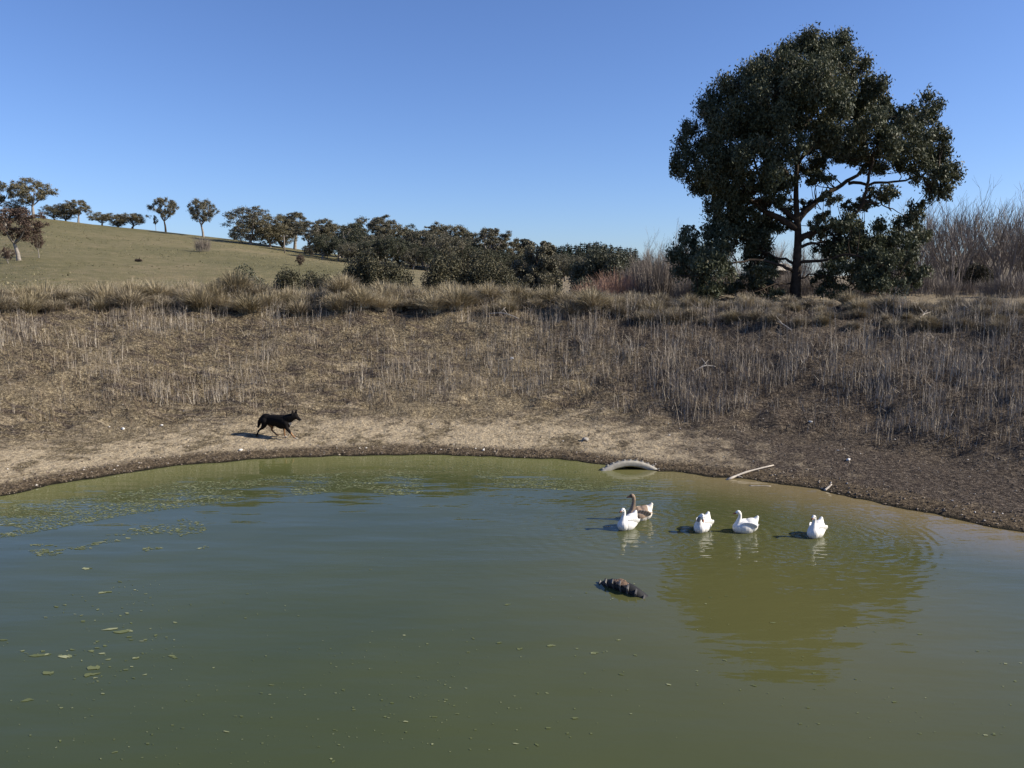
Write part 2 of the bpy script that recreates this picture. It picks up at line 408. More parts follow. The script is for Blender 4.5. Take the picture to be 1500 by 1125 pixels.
# algae: flat irregular rafts just above the water ------------------------------
def blobs_mesh(name, cx, cy, r, mat, z=.004, asp=3.0, k=9):
    n = len(cx); a = np.linspace(0, 2*np.pi, k, endpoint=False)[None, :]+rng.uniform(0, .5, (n, k))
    rr = r[:, None]*rng.uniform(.45, 1.15, (n, k)); st = rng.uniform(1, asp, (n, 1)); ro = rng.normal(0, .35, (n, 1))
    lx = rr*np.cos(a)*st; ly = rr*np.sin(a)
    X = cx[:, None]+lx*np.cos(ro)-ly*np.sin(ro); Y = cy[:, None]+lx*np.sin(ro)+ly*np.cos(ro)
    Zz = np.full_like(X, z)+rng.uniform(0, .002, (n, 1))
    V = np.stack([X.ravel(), Y.ravel(), Zz.ravel()], 1)
    return np_mesh(name, V, np.arange(n*k).reshape(n, k), k, mat)
M['algae'] = blade_mat('algae', [(0, (.085, .10, .035)), (.7, (.15, .165, .07)), (1, (.30, .31, .17))], rough=.6)
ax, ay, ar = [], [], []
def alg(n, x0, x1, f0, f1, dens, rmin, rmax, seed, thr=.5, sc_=1.3):
    """scatter in picture columns x0..x1 between the curves f0,f1 (picture rows), on the pond"""
    px = rng.uniform(x0, x1, n); t = rng.uniform(0, 1, n); py = f0(px)+(f1(px)-f0(px))*t
    P = np.array([flat(a, b) for a, b in zip(px, py)])
    c = fbm(P[:, 0]*sc_, P[:, 1]*sc_*1.3, seed)*.75+.25*fbm(P[:, 0]*sc_*4, P[:, 1]*sc_*5, seed+5); c = c-.14*np.abs(2*t-1)**3-.12*np.abs(2*(px-x0)/(x1-x0)-1)**4*(x0 > 0); ok = (c > thr-.03) & (sdist(P[:, 0], P[:, 1]) < -.08)
    P = P[ok]; ax.append(P[:, 0]); ay.append(P[:, 1]); ar.append((rmin+(rmax-rmin)*rng.uniform(0, 1, len(P))**3)*(.62 if n > 1000 else .85))
I = lambda *p: (lambda x: np.interp(x, [q[0] for q in p], [q[1] for q in p]))
alg(16000, -30, 620, I((0, 738), (250, 708), (500, 692), (620, 690)), I((0, 790), (200, 752), (400, 728), (620, 725)), 1, .008, .034, 3, .47)
alg(4000, 30, 330, I((30, 800), (330, 745)), I((30, 835), (330, 800)), 1, .008, .038, 13, .55)
alg(8000, 380, 960, I((380, 672), (700, 670), (960, 694)), I((380, 725), (600, 712), (960, 722)), 1, .007, .028, 23, .5)
alg(4000, 700, 900, I((700, 690), (900, 700)), I((700, 712), (900, 722)), 1, .007, .03, 33, .45)
alg(600, -20, 700, I((0, 800), (700, 740)), I((0, 1120), (700, 1120)), 1, .004, .015, 43, .5, .5)
alg(200, 0, 260, I((0, 850), (260, 850)), I((0, 1010), (260, 1000)), 1, .007, .03, 53, .5, .8)
alg(260, 500, 1500, I((500, 820), (1500, 900)), I((500, 1120), (1500, 1120)), 1, .005, .018, 63, .42, .5)
for a, b, r_ in ((868, 957, .035), (805, 946, .03), (760, 951, .025), (731, 942, .02), (905, 938, .016), (125, 833, .05), (180, 925, .06), (60, 960, .05), (95, 962, .04), (135, 979, .05), (130, 989, .05), (70, 986, .04), (38, 1026, .035), (160, 922, .04), (150, 868, .05)):
    p = flat(a, b); ax.append(np.array([p[0], p[0]+r_])); ay.append(np.array([p[1], p[1]+r_*.3])); ar.append(np.array([r_, r_*.6])*.85)
ax, ay, ar = map(np.concatenate, (ax, ay, ar))
tag(link('algae', blobs_mesh('algae', ax, ay, ar, M['algae'])), 'green scum and duckweed flecks floating on the pond', 'algae', kind='stuff')

# gravel -----------------------------------------------------------------------
def scatter(n, s0, s1, dens=None, xr=(-24, 24), yr=(10, 34)):
    x = rng.uniform(*xr, n); y = rng.uniform(*yr, n); k = np.abs(x) < y*.70+1.0; x, y = x[k], y[k]
    s = sdist(x, y); k = (s > s0) & (s < s1 if not callable(s1) else s < s1(x)); x, y, s = x[k], y[k], s[k]
    if dens is not None: k = rng.uniform(0, 1, len(x)) < dens(x, y, s); x, y, s = x[k], y[k], s[k]
    return x, y, s, zfun(x, y, s)
x, y, s, z = scatter(150000, .02, 4.5, lambda x, y, s: np.where(s < .7, 1.0, .16+.25*side_fn(x, y)))
n = len(x); r = .006+.022*rng.uniform(0, 1, n)**3+np.where(s < .6, .004, 0)
base = np.array([(1, 0, 0), (0, 1, 0), (-1, 0, 0), (0, -1, 0), (0, 0, 1), (0, 0, -1)], float)
fo = np.array([(0, 1, 4), (1, 2, 4), (2, 3, 4), (3, 0, 4), (1, 0, 5), (2, 1, 5), (3, 2, 5), (0, 3, 5)])
Vv = base[None]*rng.uniform(.5, 1.4, (n, 6, 3))*r[:, None, None]; an = rng.uniform(0, 6.28, n); ca, sa = np.cos(an)[:, None], np.sin(an)[:, None]
Vr = np.stack([Vv[..., 0]*ca-Vv[..., 1]*sa, Vv[..., 0]*sa+Vv[..., 1]*ca, Vv[..., 2]*.7], -1)+np.stack([x, y, z+r*.2], 1)[:, None]
tag(link('gravel', np_mesh('gravel', Vr.reshape(-1, 3), (fo[None]+np.arange(n)[:, None, None]*6).reshape(-1, 3), 3, M['gravel'])), 'small stones and dry mud crumbs along the far shore', 'gravel', kind='stuff')

# blades: curved tapered strips -------------------------------------------------
def blades(x, y, z, H, lean, az, wd, nseg=3, bend=1.0):
    """returns V,F(quads) of blades rooted at x,y,z ; lean = horizontal reach / height"""
    n = len(x); t = np.linspace(0, 1, nseg+1)[None, :]
    reach = (H*lean)[:, None]*(t**(1+bend)); zz = H[:, None]*(t - .35*lean[:, None]*t**2.5)
    ca, sa = np.cos(az)[:, None], np.sin(az)[:, None]
    cxp = x[:, None]+reach*ca; cyp = y[:, None]+reach*sa; czp = z[:, None]+zz
    fa = rng.uniform(0, np.pi, n)[:, None]; hw = (wd[:, None]*(1-.8*t))*.5
    L = np.stack([cxp-hw*np.cos(fa), cyp-hw*np.sin(fa), czp], -1); R = np.stack([cxp+hw*np.cos(fa), cyp+hw*np.sin(fa), czp], -1)
    V = np.stack([L, R], 2).reshape(-1, 3); m = 2*(nseg+1)
    q = np.array([(2*i, 2*i+1, 2*i+3, 2*i+2) for i in range(nseg)])
    return V, (q[None]+np.arange(n)[:, None, None]*m).reshape(-1, 4)
def merge(L):
    Vs, Fs, o = [], [], 0
    for V, Fq in L: Vs.append(V); Fs.append(Fq+o); o += len(V)
    return np.concatenate(Vs), np.concatenate(Fs)
# standing dead stalks on the slope
def d_st(x, y, s):
    c = fbm(x*.55, y*.55, 71); c2 = fbm(x*2.2, y*2.2, 72)
    edge = 3.0+1.3*(1-side_fn(x, y))+(fbm(x*.5, y*.5, 73)-.5)*4.0
    return sstep(edge-.3, edge+.8, s)*np.clip((c-.30)*3.6, .08, 1)*np.clip((c2-.38)*4.5, .05, 1)
x, y, s, z = scatter(290000, 2.2, lambda x: Wd(x)-.3, d_st)
n = len(x); H = (.13+.48*rng.uniform(0, 1, n)**1.8+.14*side_fn(x, y))*np.clip(.5+fbm(x*.7, y*.7, 74), .5, 1.3)
parts = [blades(x, y, z-.02, H, np.abs(rng.normal(0, .17, n)), rng.uniform(0, 6.28, n), rng.uniform(.005, .0125, n), 2, .3)]
# side twigs on the stalks
k = rng.uniform(0, 1, n) < .7; hh = rng.uniform(.4, .9, k.sum())
parts.append(blades(x[k], y[k], z[k]+H[k]*hh, H[k]*.35, rng.uniform(.3, 1.1, k.sum()), rng.uniform(0, 6.28, k.sum()), np.full(k.sum(), .008), 1, 0))
Vb, Fb = merge(parts)
tag(link('dry_stalks', np_mesh('dry_stalks', Vb, Fb, 4, M['dead'])), 'thin dead weed stalks standing all over the far bank', 'dry weeds', kind='stuff')
print('stalks', n)
# litter lying on the slope
x, y, s, z = scatter(170000, 1.3, lambda x: Wd(x)+1, lambda x, y, s: sstep(1.2, 4, s)*np.clip((fbm(x*.8, y*2.2, 81)-.4)*4.5, .04, 1))
n = len(x)
Vb, Fb = blades(x, y, z+rng.uniform(0, .03, n), rng.uniform(.03, .14, n), rng.uniform(.6, 3, n), rng.uniform(0, 6.28, n), rng.uniform(.007, .016, n), 2, .1)
tag(link('plant_litter', np_mesh('plant_litter', Vb, Fb, 4, M['litter'])), 'tangled brown plant litter covering the slope of the bank', 'plant litter', kind='stuff')
# low dark weeds in patches, more on the right
x, y, s, z = scatter(120000, 2.0, lambda x: Wd(x)+.3, lambda x, y, s: sstep(2.6, 4, s)*np.clip((fbm(x*.8, y*2.2, 91)-.47+.09*side_fn(x, y))*9, 0, 1)*.9)
n = len(x)
Vb, Fb = blades(x, y, z-.01, rng.uniform(.08, .32, n), rng.uniform(.1, 1.0, n), rng.uniform(0, 6.28, n), rng.uniform(.010, .022, n), 2, .5)
tag(link('dark_weeds', np_mesh('dark_weeds', Vb, Fb, 4, M['darkdead'])), 'low dark withered weeds between the stalks on the bank', 'dry weeds', kind='stuff')
# grass on the crest
def crest(n, a, b, hmin, hmax, mat, name, lab, dens):
    x, y, s, z = scatter(n, 8, lambda x: Wd(x)+b, lambda x, y, s: (s > Wd(x)+a)*dens(x, y), (-32, 32), (18, 46))
    m = len(x); H = rng.uniform(hmin, hmax, m)*(1-.45*side_fn(x, y-10))
    Vb, Fb = blades(x, y, z-.02, H, rng.uniform(.05, .5, m), rng.uniform(0, 6.28, m), rng.uniform(.006, .014, m), 3, .8)
    tag(link(name, np_mesh(name, Vb, Fb, 4, mat)), lab, 'dry grass', kind='stuff'); print(name, m)
crest(60000, -.6, 7, .12, .38, M['straw'], 'dry_grass', 'dry straw coloured grass along the crest of the bank', lambda x, y: np.clip((fbm(x*.9, y*.9, 101)-.3)*2.5, .1, 1))
crest(110000, -.2, 8, .45, .9, M['pale_straw'], 'seeding_grass', 'tall pale feathery grass standing behind the tussocks', lambda x, y: (1-.93*sstep(-2, 9, x))*np.clip((fbm(x*.9, y*.9, 103)-.38)*4, .05, 1)*.9)

# short tufts over the paddock
px_t = rng.uniform(-60, 900, 16000); Yt = rng.uniform(44, 225, 16000)**1.0; Xt = (px_t-CX)/F*Yt; ok = fbm(Xt*.06, Yt*.06, 111) > .44+rng.uniform(-.12, .12, 16000); Xt, Yt = Xt[ok], Yt[ok]; n = len(Xt)
Vb, Fb = blades(np.repeat(Xt, 3)+rng.normal(0, .1, 3*n), np.repeat(Yt, 3), np.repeat(zfun(Xt, Yt)-.06, 3), np.repeat(.10+.25*rng.uniform(0, 1, n)**3, 3), rng.uniform(.3, 1.2, 3*n), rng.uniform(0, 6.28, 3*n), rng.uniform(.06, .16, 3*n), 1, 0)
M['tuft'] = blade_mat('pasture tufts', [(0, (.06, .06, .03)), (.5, (.13, .12, .06)), (1, (.30, .25, .15))])
tag(link('pasture_tufts', np_mesh('pasture_tufts', Vb, Fb, 4, M['tuft'])), 'scattered short tufts of pasture grass on the paddock hill', 'grass', kind='stuff')

# tussocks: individual objects ----------------------------------------------------
def tussock_mesh(seed, n=1500, R=.52, H=.54, mat='straw'):
    r0 = np.random.default_rng(seed); a = r0.uniform(0, 6.28, n); rr = R*.45*np.sqrt(r0.uniform(0, 1, n))
    H = H*(1.1-.35*rr/(R*.45)); az = a+r0.normal(0, .5, n); lean = r0.uniform(.1, 1.4, n)*(.35+rr/(R*.45)*.9)
    return np_mesh('tussock', *blades(rr*np.cos(a), rr*np.sin(a), np.full(n, -.06), H*r0.uniform(.6, 1.25, n), lean, az, r0.uniform(.011, .024, n), 4, .7), 4, M[mat])
TM = [tussock_mesh(i, mat='straw') for i in range(6)]
M['greystraw'] = blade_mat('greyish tussock', [(0, (.10, .08, .05)), (.5, (.24, .195, .125)), (1, (.44, .37, .26))], trans=.05)
TM2 = [tussock_mesh(20+i, 1300, .46, .44, 'greystraw') for i in range(4)]
pts = []; random.seed(4); r4 = np.random.default_rng(4)
cY = r4.uniform(22, 34, 14000); cX = r4.uniform(-.68, .68, 14000)*cY; cS = sdist(cX, cY)-Wd(cX); cR = side_fn(cX, cY-10)
for X, Y, s_, right in zip(cX.tolist(), cY.tolist(), cS.tolist(), cR.tolist()):
    lo, hi = -1.3-.9*right, 3.2-1.0*right
    if not lo < s_ < hi: continue
    if min([9]+[math.hypot(X-a, Y-b) for a, b, *_ in pts]) < (.64 if s_ < .9 else .9): continue
    pts.append((X, Y, s_, right))
    if len(pts) >= 240: break
for (X, Y, s_, right) in pts:
    front = s_ < .5
    me = random.choice(TM if random.random() > .38+right*.4 else TM2)
    o = link('grass_tussock', me); o.location = (X, Y, Z(X, Y)); k = random.uniform(.7, 1.25)*(1.12-.35*right)
    o.scale = (k*random.uniform(.9, 1.3), k*random.uniform(.9, 1.2), k*random.uniform(.85, 1.25)); o.rotation_euler = (0, 0, random.uniform(0, 6.28))
    if right > .5: lab, gr = 'short grey brown grass tussock on the dark crest under the big gum tree', 'tussocks on the right crest'
    elif front: lab, gr = 'straw coloured grass tussock in the front row along the crest edge', 'tussocks in the front row of the crest'
    else: lab, gr = 'straw coloured grass tussock in the back rows of the bank crest', 'tussocks in the back rows of the crest'
    tag(o, lab, 'grass tussock', gr)

# ------------------------------------------------------------------ foliage
def leafcloud(cl, n, size, rg, asp=2.2, droop=.0, shell=.0, gauss=False):
    """cl: list of (cx,cy,cz,rx,ry,rz) clumps. returns quads (diamond leaves)"""
    cl = np.array(cl, float); wgt = (cl[:, 3]*cl[:, 4]*cl[:, 5])**(2/3); c = rg.choice(len(cl), n, p=wgt/wgt.sum())
    d = rg.normal(size=(n, 3)); d /= np.linalg.norm(d, axis=1)[:, None]; rr = rg.uniform(shell, 1, n)**(1/2.2) if not gauss else np.clip(np.abs(rg.normal(.55, .34, n)), 0, 1.4)
    P = cl[c, :3]+d*rr[:, None]*cl[c, 3:6]
    a = rg.normal(size=(n, 3)); a[:, 2] -= droop*1.5; a /= np.linalg.norm(a, axis=1)[:, None]
    b = np.cross(a, rg.normal(size=(n, 3))); b /= np.linalg.norm(b, axis=1)[:, None]
    L = size*rg.uniform(.6, 1.3, n)[:, None]; Wq = L/asp
    V = np.stack([P-a*L*.5, P+b*Wq*.5, P+a*L*.5, P-b*Wq*.5], 1).reshape(-1, 3)
    return V, np.arange(n*4).reshape(n, 4)
def subclumps(blobs, m, rg, frac=.38, flat_=.75):
    out = []
    for (x, y, z, rx, ry, rz) in blobs:
        for k in range(m):
            d = rg.normal(size=3); d /= np.linalg.norm(d); q = rg.uniform(.45, .95)
            f = frac*rg.uniform(.7, 1.3)
            out.append((x+d[0]*rx*q, y+d[1]*ry*q, z+d[2]*rz*q, rx*f, ry*f, rz*f*flat_))
    return out
def curve_pts(P, n=5, jit=0, rg=None):
    P = [np.array(p, float) for p in P]; out = []
    Q = [2*P[0]-P[1]]+P+[2*P[-1]-P[-2]]
    for i in range(1, len(Q)-2):
        for k in range(n):
            t = k/n; p0, p1, p2, p3 = Q[i-1], Q[i], Q[i+1], Q[i+2]
            q = .5*((2*p1)+(-p0+p2)*t+(2*p0-5*p1+4*p2-p3)*t*t+(-p0+3*p1-3*p2+p3)*t**3)
            if jit: q = q+rg.normal(0, jit, 3)
            out.append(q)
    out.append(P[-1]); return out

# the big gum ------------------------------------------------------------
def big_gum():
    D = 36.0; bx = (1166-CX)/F*D; bz = Z(bx, D); rg = np.random.default_rng(11); root = empty('gum_tree', (bx, D, bz))
    tag(root, 'large dark spreading gum tree with broad crown on the right bank', 'tree')
    def P(px, py, dy=0.0):
        d = ray(px, py); t = (D+dy)/d[1]; return (d[0]*t-bx, dy, HCAM+d[2]*t-bz)
    tr = MB()
    def limb(pp, r0, r1, into=tr, n=8):
        r0 *= 1.15; r1 *= 1.15; c = curve_pts([P(*q) for q in pp], 5, .03, rg); m = len(c)
        into.tube(c, [r0+(r1-r0)*(i/(m-1))**.8 for i in range(m)], n)
        return c
    tp = curve_pts([P(1166, 447), P(1165, 425), P(1167, 390), P(1169, 340), P(1166, 290), P(1168, 230, .2), P(1173, 160, .3), P(1178, 85, .2)], 5)
    tr.tube(tp, [.42, .33, .28, .26, .25]+[.25-.235*(i/(len(tp)-6))**.8 for i in range(len(tp)-5)], 12)
    limbs = [
        ([(1167, 335), (1140, 318), (1110, 302), (1090, 280, -.6), (1078, 245, -.9), (1068, 205, -1), (1045, 170, -1.2)], .15, .02),
        ([(1166, 322), (1140, 300, .4), (1118, 270, .9), (1100, 225, 1.2), (1080, 170, 1.4)], .12, .02),
        ([(1168, 325), (1190, 300, .2), (1225, 275, .5), (1262, 250, .8), (1290, 215, 1.1), (1320, 170, 1.3)], .14, .02),
        ([(1172, 350), (1205, 335, -.5), (1240, 322, -.8), (1264, 295, -1), (1274, 255, -1.2), (1285, 210, -1.5), (1300, 165, -1.8)], .13, .02),
        ([(1240, 268, .6), (1290, 268, .4), (1335, 262, 0), (1375, 245, -.4)], .07, .02),
        ([(1166, 270), (1145, 245, -.4), (1125, 200, -.9), (1105, 150, -1.2), (1095, 120, -1.3)], .10, .015),
        ([(1168, 240), (1195, 205, -.4), (1220, 160, -.9), (1240, 105, -1.0)], .09, .015),
        ([(1170, 200), (1195, 160, .6), (1220, 110, 1.0), (1232, 80, 1.1)], .07, .015),
        ([(1172, 180), (1150, 140, .6), (1135, 95, .9)], .06, .015),
        ([(1110, 300, -.1), (1070, 290, .3), (1035, 275, .5), (1005, 245, .6)], .07, .015),
        ([(1165, 398), (1130, 386, -.7), (1090, 382, -1.3), (1050, 392, -1.8), (1020, 405, -2)], .07, .015),
        ([(1165, 385), (1125, 372, .5), (1090, 355, 1), (1060, 330, 1.3)], .06, .015),
        ([(1168, 385), (1210, 380, -.8), (1255, 375, -1.6), (1300, 395, -2.2), (1335, 415, -2.4)], .07, .015),
        ([(1168, 362), (1205, 355, .5), (1250, 350, .9), (1290, 345, 1.2), (1325, 330, 1.4)], .07, .015),
        ([(1167, 410), (1200, 402, -.3), (1240, 412, -.9), (1275, 430, -1.4)], .035, .01),
        ([(1165, 415), (1135, 418, -.4), (1105, 428, -.9), (1085, 440, -1)], .04, .01),
        ([(1264, 295, -1), (1295, 300, -1.4), (1330, 318, -1.7)], .04, .01),
    ]
    ends = []
    for pp, r0, r1 in limbs: ends += limb(pp, r0, r1)[6:]
    bl = [(1180, 78, 46, 36, 0), (1135, 98, 50, 38, .3), (1235, 92, 42, 34, -.3), (1090, 130, 46, 36, -.6), (1050, 162, 40, 36, 0), (1022, 200, 32, 34, .4), (1001, 236, 22, 32, -.3), (1040, 245, 36, 36, -1), (1085, 195, 48, 42, -1.6),
          (1135, 160, 50, 46, -2.0), (1195, 135, 52, 42, -2), (1250, 140, 38, 42, 1.2), (1292, 142, 28, 34, .6), (1347, 168, 36, 32, .3), (1322, 205, 42, 36, -1.4), (1372, 212, 32, 34, .5), (1388, 245, 24, 32, 0), (1352, 250, 32, 26, -.8),
          (1285, 205, 38, 40, -2.2), (1228, 178, 34, 30, -2.6), (1110, 235, 42, 32, -2.2), (1150, 215, 30, 26, -2.6), (1036, 288, 26, 24, .2), (1075, 270, 32, 26, 1), (1135, 262, 24, 16, 1.8), (1216, 288, 18, 12, -1.5), (1230, 225, 30, 16, 1.6), (1060, 350, 34, 30, -.6), (1100, 352, 30, 24, .4), (1120, 388, 22, 18, 1.2), (1015, 400, 26, 28, -1), (1120, 415, 22, 18, 1.6), (1050, 425, 30, 18, .2), (1250, 372, 36, 28, .4), (1315, 360, 30, 26, -.6), (1212, 362, 20, 18, 1.0), (1280, 405, 34, 26, .5), (1335, 385, 24, 24, .4), (1350, 345, 18, 18, 0), (1205, 410, 20, 18, 1), (1290, 285, 28, 14, -1), (1180, 300, 16, 10, 1.5), (1140, 330, 24, 16, .8), (1115, 402, 26, 16, -.8), (1196, 345, 18, 14, .9), (1150, 262, 24, 20, -1.2), (1210, 318, 16, 10, .6), (1255, 300, 24, 12, 1), (1225, 425, 26, 12, -.8), (1135, 432, 20, 12, -.6), (1070, 303, 36, 26, -.4), (1105, 305, 32, 20, 1.2), (1092, 328, 36, 24, .6), (1148, 300, 20, 12, 1.6), (1198, 262, 24, 13, -.8), (1235, 330, 26, 16, -1.6), (1205, 215, 34, 24, 2.2), (1190, 245, 30, 22, 1.4), (1225, 205, 36, 28, -1.8), (1130, 270, 22, 18, -1.4), (1100, 262, 30, 24, -1.2), (1262, 240, 26, 18, -.6), (1060, 262, 30, 26, -1), (1030, 268, 26, 26, .6),  (1375, 265, 26, 24, .6), (1160, 105, 60, 46, -1.5), (1215, 75, 40, 30, .4),
          (1130, 130, 60, 45, 2.4), (1200, 120, 60, 45, 2.4), (1085, 180, 50, 42, 2.4), (1150, 180, 55, 35, 3), (1270, 180, 45, 40, 2.6), (1330, 200, 40, 35, 2.4), (1060, 230, 40, 36, 2.2), (1310, 240, 36, 20, 1.5), (1140, 292, 18, 10, -1.2),
          (1008, 372, 26, 32, -1), (1042, 395, 32, 34, -1.8), (1075, 345, 34, 32, 1), (1105, 372, 34, 30, 1.2), (1060, 315, 24, 20, 1.4), (1030, 422, 24, 18, -1.6), (1090, 410, 28, 20, .6), (1115, 330, 24, 22, 1.6), (1010, 345, 18, 20, .2),
          (1240, 345, 28, 24, .6), (1280, 352, 34, 30, .8), (1305, 385, 34, 30, -1.8), (1330, 328, 22, 20, 1.2), (1344, 404, 20, 18, -2.2), (1300, 420, 36, 18, -2.2), (1225, 392, 24, 14, -1.2), (1376, 286, 18, 18, 0), (1268, 398, 28, 22, -1.8), (1195, 330, 14, 10, -.8), (1345, 310, 16, 18, .8)]
    blobs = []
    for (px, py, rx, ry, dy) in bl:
        p = P(px, py, dy); k = D/F; blobs.append((p[0], p[1], p[2], rx*k*.99, max(rx, ry)*k*.97, ry*k*.96))
    sub = subclumps(blobs, 12, rg, .35, 1.3)
    # twigs from the limbs to the clumps
    tw = MB(); E = np.array(ends)
    for c in sub[::2]:
        q = np.array(c[:3]); d = np.linalg.norm(E-q, axis=1)+np.maximum(0, E[:, 2]-q[2])*1.0; e = E[np.argmin(d)]
        mid = (e+q)/2+np.array([0, 0, -.15])+rg.normal(0, .12, 3); tw.tube([e, mid, q], [.03, .018, .006], 4, cap=False)
    b = len(tr.v); tr.v += tw.v; tr.f += [tuple(i+b for i in f) for f in tw.f]
    link('trunk', tr.mesh('gum_trunk', M['bark']), root)
    Vl, Fl = leafcloud(sub, 330000, .145, rg, 2.4, .8, gauss=True)
    link('crown', np_mesh('gum_crown', Vl, Fl, 4, M['leaf']), root)
big_gum()

# distant gums ------------------------------------------------------------
def gum_variant(seed, form='open', leaf='farleaf', bark='palebark', n=2600, size=.36):
    """unit: about 10 m tall"""
    rg = np.random.default_rng(seed); rnd = random.Random(seed); mb = MB(); blobs = []
    h0 = {'open': 3.0, 'low': 1.4, 'tall': 5.0, 'dense': 1.0}[form]
    lean = rnd.uniform(-.5, .5); top = np.array([lean, rnd.uniform(-.4, .4), h0])
    mb.tube(curve_pts([(0, 0, -.6), (lean*.3, 0, h0*.5), top], 3), [.34, .3, .27, .25, .23, .2, .18], 7)
    W, Ht, nb, zb = {'open': (3.7, 9.0, 24, 3.9), 'low': (4.2, 7.4, 30, 2.2), 'tall': (2.5, 11, 18, 4.6), 'dense': (3.3, 8.8, 36, 1.0)}[form]
    hubs = []
    for i in range(5 if form != 'dense' else 6):
        a = i*2.4+rnd.uniform(-.4, .4); q = rnd.uniform(.3, .62) if i else .05
        m1 = np.array([math.cos(a)*W*q, math.sin(a)*W*q, h0+(Ht-h0)*rnd.uniform(.35, .62)])
        c = curve_pts([top*.96, top*.5+m1*.5+np.array([math.cos(a)*.3, math.sin(a)*.3, -.2]), m1], 4); mb.tube(c, [.15-.09*k/(len(c)-1) for k in range(len(c))], 5, cap=False); hubs.append(m1)
    cz, rz_ = (zb+Ht)/2, (Ht-zb)/2
    for i in range(nb):
        z_ = 1-2*(i+.5)/nb; z_ = max(z_, -.95); a = i*2.39996+rnd.uniform(-.3, .3); hr = math.sqrt(max(0, 1-z_*z_))
        q = rnd.uniform(.62, .98) if z_ > -.3 else rnd.uniform(.4, .95); r = rnd.uniform(.65, 1.15)*(.9 if form == 'tall' else 1)
        skew = rnd.uniform(-.12, .12)
        e = np.array([math.cos(a)*W*hr*q+skew*W, math.sin(a)*W*hr*q, cz+z_*rz_*rnd.uniform(.72, .98)]); blobs.append((*e, r*1.05, r*1.05, r*.95))
        h_ = hubs[int(np.argmin([np.linalg.norm(e-h) for h in hubs]))]
        mb.tube([h_, (h_+e)/2+np.array([0, 0, -.12]), e], [.06, .04, .012], 4, cap=False)
    if form in ('dense', 'low'):
        for i in range(4): blobs.append((rnd.uniform(-1, 1), rnd.uniform(-1, 1), cz+rnd.uniform(-.3, .3)*rz_, 1.6, 1.6, 1.4))
    sub = subclumps(blobs, 6, rg, .55, .95)
    Vl, Fl = leafcloud(sub, int(n*5.5), size*.55, rg, 1.5, .3, gauss=True)
    return mb.mesh('far_trunk', M[bark]), np_mesh('far_crown', Vl, Fl, 4, M[leaf])
VAR = {}
def var(form, leaf, bark, k, n=2600, size=.36):
    key = (form, leaf, bark, k)
    if key not in VAR: VAR[key] = gum_variant(hash_(key), form, leaf, bark, n, size)
    return VAR[key]
def hash_(key): return sum(ord(c)*(i+3) for i, c in enumerate(str(key))) % 100000
def plant_tree(name, px, base_py, top_py, Y=None, form='open', leaf='farleaf', bark='palebark', k=0, wf=1.0, label='', group=None, cat='tree', n=3000):
    p = hit(px, base_py) if Y is None else at(px, Y)
    tr, cr = var(form, leaf, bark, k, n)
    top = max(v.co.z for v in cr.vertices) if cr.name not in TOPS else TOPS[cr.name]
    TOPS[cr.name] = top
    d = ray(px, top_py); ztop = HCAM+d[2]*p.y/d[1]; Hh = max(ztop-p.z, 1.0); s = Hh/top
    o = empty(name, (p.x, p.y, p.z-.1), (px*1.7) % 6.28, (s*wf, s*wf, s))
    link('trunk', tr, o); link('crown', cr, o); tag(o, label, cat, group)
    return o
TOPS = {}
T = plant_tree
# hill trees, left to right
T('gum_tree', 12, 0, 262, 225, 'open', 'farleaf', 'bark', 1, 1.15, 'gum with forked dark trunk at the far left of the hilltop')
T('gum_tree', 62, 0, 259, 222, 'open', 'oliveleaf', 'palebark', 2, 1.35, 'tallest pale crowned gum of the hilltop clump at far left')
T('gum_tree', 38, 0, 290, 224, 'dense', 'farleaf', 'bark', 3, 1.7, 'bushy gum filling the gap below the tallest hilltop gum')
T('gum_tree', 92, 0, 298, 226, 'dense', 'farleaf', 'bark', 4, 2.0, 'low dark gum just right of the tallest hilltop gum')
T('gum_tree', 126, 0, 291, 228, 'open', 'oliveleaf', 'palebark', 5, 1.6, 'pale airy gum at the right end of the left hilltop clump')
T('gum_tree', 108, 0, 297, 229, 'dense', 'farleaf', 'bark', 6, 1.9, 'dark gum in the middle of the left hilltop clump')
T('gum_tree', 160, 0, 309, 231, 'low', 'oliveleaf', 'bark', 1, 2.0, 'low spreading gum on the bare ridge, left of its near twin')
T('gum_tree', 182, 0, 313, 234, 'dense', 'farleaf', 'bark', 2, 1.9, 'low round gum between two spreading ones on the bare ridge')
T('gum_tree', 203, 0, 311, 232, 'low', 'oliveleaf', 'bark', 3, 2.0, 'low spreading reddish gum at the right end of the ridge trio')
T('gum_tree', 251, 0, 287, 233, 'open', 'farleaf', 'bark', 7, .95, 'lone gum on the skyline with a clump poking above its forked crown')
T('gum_tree', 237, 0, 314, 233, 'tall', 'farleaf', 'palebark', 8, .6, 'thin grey sapling beside the lone skyline gum')
T('gum_tree', 305, 0, 289, 226, 'open', 'farleaf', 'palebark', 9, 1.0, 'lone round crowned skyline gum with pale forked trunk')
T('gum_tree', 28, 381, 300, None, 'open', 'redleaf', 'palebark', 2, 1.3, 'reddish brown gum with pale forked trunk standing in the paddock')
T('gum_tree', 57, 378, 336, None, 'open', 'redleaf', 'palebark', 5, .62, 'small dark reddish gum to the right of the red crowned paddock gum')
T('gum_tree', 12, 386, 359, None, 'low', 'redleaf', 'palebark', 6, .7, 'small round reddish tree in front of the paddock gum')
T('small_tree', 440, 390, 371, None, 'dense', 'redleaf', 'bark', 7, 1.0, 'tiny round dark red tree standing alone in the green paddock', cat='tree')
